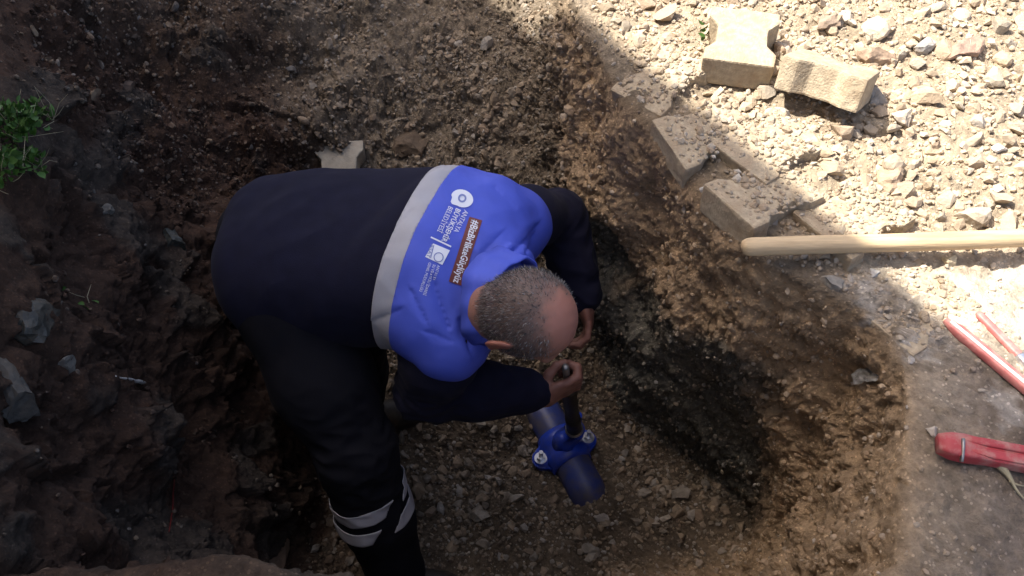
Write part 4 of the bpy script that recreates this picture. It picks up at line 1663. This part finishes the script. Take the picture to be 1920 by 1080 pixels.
# 1. fine gravel, joined
sel = draw(42000)
size = 0.0028 + 0.0062 * rng.random(len(sel)) ** 2.2
Va, Fa, Ca = bake(tinyrocks, sel, size, 0.25)
# 2. middle gravel, joined
sel = draw(8000)
big_ok = 0.35 + 0.65 * np.clip(dens[sel] + 0.35 * flr[sel], 0, 1.15)
size = (0.0075 + 0.015 * rng.random(len(sel)) ** 2.2) * big_ok
sel_keep = clear(sel, 0.006)
km = np.isin(sel, sel_keep)
Vb, Fb, Cb = bake(lowrocks, sel[km], size[km], 0.22)
Vp, Fp, Cp = [], [], []
bpy.context.view_layer.update()
np_ = 0
for bp_ in buried:
    for k in range(460):
        co, f = tinyrocks[rng.integers(0, len(tinyrocks))]
        lx, ly = rng.uniform(-.07, .07), rng.uniform(-.08, .09)
        if rng.random() > 0.25 + 0.75 * (ly + .08) / .17:
            continue
        sz = rng.uniform(.0022, .0065) if rng.random() < .9 else rng.uniform(.007, .013)
        w = np.array(bp_.matrix_world @ Vector((lx, ly, 0.07 + sz * .15)))
        Rr = orient(np.array([[0, 0, 1.0]]), 1, .5)[0]
        Vp.append(co @ Rr * sz + w)
        Fp.append(f + np_)
        np_ += len(co)
        Cp.append(np.tile(dry * 0.8, (len(co), 1)))
Vg = np.concatenate([Va, Vb] + Vp)
Fg = np.concatenate([Fa, Fb + len(Va), np.concatenate(Fp) + len(Va) + len(Vb)])
Ca = np.concatenate([Ca, Cb])
Cb = np.concatenate(Cp)
gm = np_mesh('gravel', Vg, Fg, smooth=False)
Call = np.concatenate([Ca, Cb])
add_color(gm, 'soil', np.clip(Call * 1.08, 0, 1), np.interp(Call.mean(1), [0.03, 0.055, 0.08, 0.2, 0.3], [1.45, 1.25, 0.85, 0.95, 0.8]))
gravel = obj('gravel', gm, M_GRAVEL, ground)
gravel['kind'] = 'stuff'
gravel['label'] = 'loose gravel and grit over the earth'

# 3. the 300 stones that show largest, one object each
stone_meshes = []
for co, f in hirocks:
    me_ = np_mesh('stone', co, f, smooth=False)
    me_.materials.append(M_STONE)
    stone_meshes.append(me_)
wgt_ = wgt_ * (0.35 + 2.2 * rub)
sel = clear(draw(1800), 0.02)
sel = sel[(px_[sel] > -20) & (px_[sel] < 1940) & (py_[sel] > -20) & (py_[sel] < 1100)]
placed = []
cnt = 0
for k in sel:
    if cnt >= 300:
        break
    dk = min(1, dens[k])
    s_ = (0.014 + 0.026 * rng.random() ** 1.8) * (0.40 + 0.60 * dk)
    if rub[k] > 0.5 and y_[k] > 1.15 and rng.random() < 0.10:
        s_ *= 1.35
    p = pos[k]
    if any(abs(p[0] - o[0]) + abs(p[1] - o[1]) + abs(p[2] - o[2]) < (s_ + o[3]) * 1.1 for o in placed):
        continue
    placed.append((*p, s_))
    n_ = TN[cr_[k], ct_[k]]
    Rm = orient(n_[None], 1, 0.35)[0]
    o = obj('stone', stone_meshes[rng.integers(0, len(stone_meshes))], None, ground)
    M3 = Matrix(Rm.T.tolist()).to_4x4()
    o.matrix_world = Matrix.Translation(Vector(p + n_ * s_ * 0.22)) @ M3 @ Matrix.Diagonal((s_, s_, s_, 1))
    o.color = (*np.clip(C[cr_[k], ct_[k]], 0, 1), float(np.interp(C[cr_[k], ct_[k]].mean(), [0.03, 0.055, 0.08, 0.2, 0.3], [1.3, 1.15, 0.85, 0.95, 0.8])))
    cnt += 1

# 4. rocks that stand out, each a thing of its own
def rock(px, py, size, seed, color, label, shape=(1, .8, .6), yaw=0, sink=0.25, amt=0.5, name='rock', fract=True, rough_=0.85):
    p, n_ = hit(px, py)
    if px < 600:
        sink -= 0.55
    co, f = rock_base(3, seed, 1.0)
    co = co / np.abs(co).max(0)
    if px < 600:
        size *= 0.72
    co = co * np.array(shape) * size
    r3 = np.random.default_rng(seed)
    co = co * (1 + 0.13 * pnoise(co / size * 2.5 + seed) + 0.06 * pnoise(co / size * 6 + seed) + 0.03 * pnoise(co / size * 11 + seed))[:, None]
    co = co + (facets(co / size * 1.9 + seed, seed)[:, None] * 0.10 + facets(co / size * 4.5 + seed, seed)[:, None] * 0.04) * co
    me_ = np_mesh(name, co, f, smooth=False)
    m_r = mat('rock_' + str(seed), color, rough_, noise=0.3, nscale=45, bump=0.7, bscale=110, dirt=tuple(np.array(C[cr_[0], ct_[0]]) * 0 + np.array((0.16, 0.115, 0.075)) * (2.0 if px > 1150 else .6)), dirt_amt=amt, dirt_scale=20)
    o = obj(name, me_, m_r)
    nn_ = nrm(n_ * 0.6 + np.array([0, 0, 0.4]))
    zq = Vector(nn_).to_track_quat('Z', 'Y').to_matrix().to_4x4()
    o.matrix_world = Matrix.Translation(Vector(p + nn_ * size * shape[2] * sink)) @ zq @ Matrix.Rotation(R(yaw), 4, 'Z')
    tag(o, label, 'rock', 'larger rocks lying around the pit')
    return o
rock(1806, 100, 0.062, 1, (0.30, 0.20, 0.15), 'broad flat reddish brown rock near the top right corner', (1, .5, .35), -8)
rock(1868, 283, 0.019, 2, (0.66, 0.64, 0.62), 'small white blocky stone alone on the right rubble', (.8, 1, .8), 10)
rock(1642, 112, 0.040, 3, (0.28, 0.20, 0.14), 'brown rock right behind the tipped paver', (1, .7, .7), 20)
rock(1466, 96, 0.022, 4, (0.33, 0.24, 0.16), 'small brown cube of rock wedged beside the flat paver', (1, .9, .9), 5)
rock(1545, 48, 0.030, 5, (0.28, 0.21, 0.155), 'rounded brown rock above the tipped paver at the top', (1, .85, .8), 40)
rock(1640, 185, 0.030, 6, (0.30, 0.28, 0.25), 'grey brown rock touching the lower side of the tipped paver', (1, .8, .75), 30)
rock(1728, 90, 0.028, 7, (0.30, 0.29, 0.27), 'grey angular rock left of the broad reddish rock', (.7, 1, .7), -20)
rock(1528, 272, 0.045, 8, (0.42, 0.33, 0.22), 'flat tan slab of rock in the sunlit rubble below the tipped paver', (1, .55, .4), -10)
rock(1665, 340, 0.036, 9, (0.34, 0.25, 0.17), 'rounded tan rock in the middle of the sunlit rubble', (1, .9, .65), 15)
rock(1456, 222, 0.028, 10, (0.46, 0.44, 0.42), 'pale grey rock speckled white between paver and shadow edge', (1, .8, .6), 10)
rock(1690, 222, 0.028, 12, (0.40, 0.34, 0.27), 'upright beige rock right of the tipped paver', (.8, 1, .8), 60)
rock(1322, 357, 0.011, 13, (0.62, 0.60, 0.57), 'small white stone on the shaded pit rim', (1, .8, .8), 0, amt=.15)
rock(1446, 412, 0.020, 14, (0.24, 0.23, 0.21), 'grey rock just above the tip of the wooden handle', (1, .7, .6), 0)
rock(1560, 535, 0.022, 15, (0.24, 0.22, 0.19), 'grey lump on the rim below the wooden handle', (1, .9, .8), 0)
rock(1638, 512, 0.013, 28, (0.5, 0.48, 0.45), 'pale pebble beside the white dust on the rim', (1, .8, .7), 0)
rock(1778, 488, 0.016, 16, (0.50, 0.42, 0.28), 'small yellowish stone just below the wooden handle in the sun', (1, .8, .6), 0)
rock(1748, 810, 0.012, 17, (0.46, 0.40, 0.33), 'pale pebble at the blunt end of the red wrench', (1, .85, .8), 0, amt=.2)
rock(1708, 677, 0.010, 18, (0.50, 0.46, 0.42), 'small white oblong pebble on the shaded ground', (1, .6, .6), -35, amt=.15)
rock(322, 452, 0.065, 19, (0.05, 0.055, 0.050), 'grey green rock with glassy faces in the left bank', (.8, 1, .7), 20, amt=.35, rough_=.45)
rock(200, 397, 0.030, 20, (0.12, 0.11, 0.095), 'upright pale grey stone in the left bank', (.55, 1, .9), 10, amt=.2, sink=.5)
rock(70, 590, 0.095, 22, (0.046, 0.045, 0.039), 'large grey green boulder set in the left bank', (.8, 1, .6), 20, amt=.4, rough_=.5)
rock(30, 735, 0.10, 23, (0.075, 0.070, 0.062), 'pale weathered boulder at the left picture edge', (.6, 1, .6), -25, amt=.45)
rock(126, 684, 0.030, 24, (0.12, 0.11, 0.095), 'small pale rock right of the weathered boulder', (.9, 1, .9), 0, amt=.2, sink=.5)
rock(235, 160, 0.055, 25, (0.085, 0.058, 0.042), 'dark brown slab high on the upper left bank', (1, .6, .5), -40, amt=.6)
rock(780, 275, 0.075, 26, (0.115, 0.082, 0.055), 'flat dark brown rock half hidden behind the blue yoke', (1, .7, .4), 0, amt=.6)
rock(1128, 972, 0.020, 27, (0.24, 0.21, 0.18), 'pale pebble on the pit floor below the pipe end', (1, .8, .6), 0, amt=.3)
rock(525, 1035, 0.080, 29, (0.13, 0.085, 0.055), 'brown clod of earth on the near rim at the bottom', (.8, 1, .6), 20, amt=.6)

# concrete paver lying in the trench behind the worker
pp, _ = hit(640, 292)
o = obj('paver', paver_mesh(), mat('grey_concrete', (0.33, 0.30, 0.245), 0.9, noise=0.12, nscale=60, bump=0.5, bscale=200, dirt=(.17, .13, .09), dirt_amt=.35))
o.matrix_world = Matrix.Translation(Vector(pp) + Vector((0, -.04, -0.052))) @ Matrix.Rotation(R(4), 4, 'Z') @ Matrix.Rotation(R(16), 4, 'X')
tag(o, 'pale grey paver in the trench half hidden behind the bent back', 'paver', PAV)

# scraps: white stick, dry root, crumpled film
def stick(name, pxs, rad, material, label, lift=0.006, cat='stick', n=8):
    pts_ = [hit(*p)[0] + np.array([0, 0, lift]) for p in pxs]
    path_ = []
    for i in range(len(pts_) - 1):
        for k in range(5):
            path_.append(pts_[i] + (pts_[i + 1] - pts_[i]) * k / 5)
    path_.append(pts_[-1])
    path_ = np.array(path_)
    path_ += (pnoise(path_ * 40)[:, None]) * 0.0015
    rr3 = np.interp(np.linspace(0, 1, len(path_)), np.linspace(0, 1, len(rad)), rad)
    o_ = tube(name, path_, rr3, material, n=n)
    tag(o_, label, cat)
    return o_
stick('stick', [(218, 709), (245, 714), (272, 721)], [.0015, .003, .0055], mat('bleached_wood', (0.42, 0.40, 0.37), .8, noise=.2), 'short bleached white stick on the dark left bank')
root = stick('dry_root', [(1872, 876), (1886, 893), (1899, 915), (1918, 942)], [.0075, .0045, .0022, .0016], M_STRAW, 'pale dry root poking out below the red wrench', cat='root')
stick('dry_root', [(1888, 906), (1903, 911), (1922, 916)], [.0018, .0015, .001], M_STRAW, 'thin straw crossing the dry root at the right edge', cat='root')
stick('wire', [(328, 900), (325, 960), (318, 1000)], [.0012, .0012, .0012], mat('red_wire', (0.16, 0.012, 0.01), .5), 'thin dark red wire hanging down the lower left bank', cat='wire')
# crumpled clear film on the right face
pc, nc = hit(1640, 705)
bm = bmesh.new()
gr = [[None] * 13 for _ in range(13)]
u1 = nrm(np.cross(nc, [0.2, 0.3, 1.0]))
u2 = np.cross(nc, u1)
for i in range(13):
    for k in range(13):
        a, b = (i / 12 - .5) * .05, (k / 12 - .5) * .075
        nz_ = float(pnoise(np.array([[a * 70, b * 70, 2.0]]))[0]) * .010 + float(pnoise(np.array([[a * 160, b * 160, 5.0]]))[0]) * .006
        gr[i][k] = bm.verts.new(Vector(pc + u1 * a * (1 - .5 * abs(k / 6 - 1)) + u2 * b + nc * (.010 + nz_)))
for i in range(12):
    for k in range(12):
        bm.faces.new((gr[i][k], gr[i + 1][k], gr[i + 1][k + 1], gr[i][k + 1]))
bmesh.ops.solidify(bm, geom=bm.faces[:], thickness=0.0006)
film = obj('plastic_scrap', bm_mesh('plastic_scrap', bm, False), mat('cloudy_film', (0.30, 0.28, 0.25), .25, noise=.3, nscale=60, spec=.7, dirt=(.2, .14, .09), dirt_amt=.6))
tag(film, 'crumpled scrap of cloudy plastic caught in the right pit face', 'plastic')

# ------------------------------------------------------------------ weeds on the left bank
def weed(px, py, r, n_leaf, n_straw, seed, label):
    p, _ = hit(px, py)
    r5 = np.random.default_rng(seed)
    root_ = empty('weed', tuple(p))
    tag(root_, label, 'weed', 'weeds on the left bank')
    Vl, Fl = [], []
    for i in range(n_leaf):
        th, rr5 = r5.uniform(0, 2 * math.pi), r * math.sqrt(r5.random())
        b0 = np.array([math.cos(th) * rr5, math.sin(th) * rr5, r5.uniform(0.0, 0.05)])
        d_ = nrm(np.array([math.cos(th), math.sin(th), 0]) * r5.uniform(.2, 1) + r5.normal(0, .5, 3) + np.array([0, 0, .5]))
        s_ = nrm(np.cross(d_, r5.normal(size=3)))
        u_ = np.cross(s_, d_)
        L5 = r5.uniform(.010, .024)
        w5 = L5 * r5.uniform(.25, .42)
        o5 = len(Vl)
        for t, w in ((0, .15), (.35, 1), (.7, .8), (1, .05)):
            for sg in (-1, 0, 1):
                Vl.append(b0 + d_ * L5 * t + s_ * sg * w5 * w + u_ * (L5 * .25 * (t - t * t * 1.6) + abs(sg) * w5 * .25))
        for t in range(3):
            for sg in range(2):
                a5 = o5 + t * 3 + sg
                Fl.append((a5, a5 + 1, a5 + 4, a5 + 3))
    lf = obj('foliage', np_mesh('foliage', Vl, Fl), M_LEAF, root_)
    lf['kind'] = 'stuff'
    V6, F6 = [], []
    for i in range(n_straw):
        th, rr5 = r5.uniform(0, 2 * math.pi), r * math.sqrt(r5.random())
        b0 = np.array([math.cos(th) * rr5, math.sin(th) * rr5, 0.0])
        b1 = b0 + r5.normal(0, .03, 3) + np.array([0, 0, .03])
        v6, f6 = tube_arrays([b0, (b0 + b1) / 2 + r5.normal(0, .004, 3), b1], [.0009, .0008, .0004], 4, cap=False)
        F6 += [tuple(np.array(f) + len(V6)) for f in f6]
        V6 += list(v6)
    stw = obj('stem', np_mesh('stem', V6, F6), M_STRAW, root_)
    stw['kind'] = 'stuff'
    return root_
weed(28, 250, 0.050, 260, 26, 1, 'bright green leafy weed at the left picture edge')
weed(62, 318, 0.028, 80, 10, 2, 'small green sprig below the leafy weed')
weed(10, 330, 0.045, 110, 26, 3, 'straggly weed with dry straw at the left picture edge')
weed(85, 230, 0.022, 40, 8, 4, 'tiny weed right of the bright green clump')
weed(155, 568, 0.022, 6, 5, 5, 'sparse grass blades on the dark left bank')
weed(1466, 152, 0.010, 9, 2, 6, 'tiny green sprout between the two sunlit pavers')
weed(1322, 76, 0.010, 10, 2, 7, 'tiny green sprout beside the flat sunlit paver')

# ------------------------------------------------------------------ house whose shadow falls over the pit
sA, sB = P(1105, 38, 0.0), P(1780, 612, 0.0)
ld = nrm((sB - sA) * np.array([1, 1, 0]))               # direction of the shadow's edge
ln_ = np.array([ld[1], -ld[0], 0.0])
if ln_[0] > 0:
    ln_ = -ln_                                           # towards the house
sh = np.array([SUN_AZ[0], SUN_AZ[1], 0.0])
Hh = 4.6
sh_len = Hh / math.tan(SUN_EL)
eave = sA + sh * sh_len                                  # a point under the eave line that casts this edge
house = empty('house', tuple(eave + ld * 0.0))
tag(house, 'plain plastered house wall standing left of the pit', 'house')
def box(name, lo, hi, material, parent):
    bm = bmesh.new()
    bmesh.ops.create_cube(bm, size=1.0)
    for v in bm.verts:
        v.co = Vector([lo[i] + (v.co[i] + .5) * (hi[i] - lo[i]) for i in range(3)])
    bmesh.ops.bevel(bm, geom=bm.edges[:], offset=0.01, segments=1, affect='EDGES')
    o_ = obj(name, bm_mesh(name, bm), material, parent)
    return o_
house.matrix_world = frame_matrix(eave, ld, ln_, np.array([0, 0, 1.0]))
# local x along the eave, y away from the pit, z up
box('wall', (-5.5, 0.25, -0.3), (4.2, 4.0, Hh - 0.18), M_PLASTER, house)
box('roof', (-5.8, 0.0, Hh - 0.18), (4.5, 4.3, Hh), mat('roof_concrete', (.3, .28, .26), .9, noise=.1), house)
for xw in (-3.6, -0.9, 1.8):
    wnd = box('window', (xw, 0.20, 1.2), (xw + 1.1, 0.30, 2.5), mat('window_frame', (.5, .48, .45), .5), house)
    box('pane', (xw + .08, 0.185, 1.28), (xw + 1.02, 0.21, 2.42), mat('window_glass', (.03, .04, .045), .08, spec=.6), wnd)
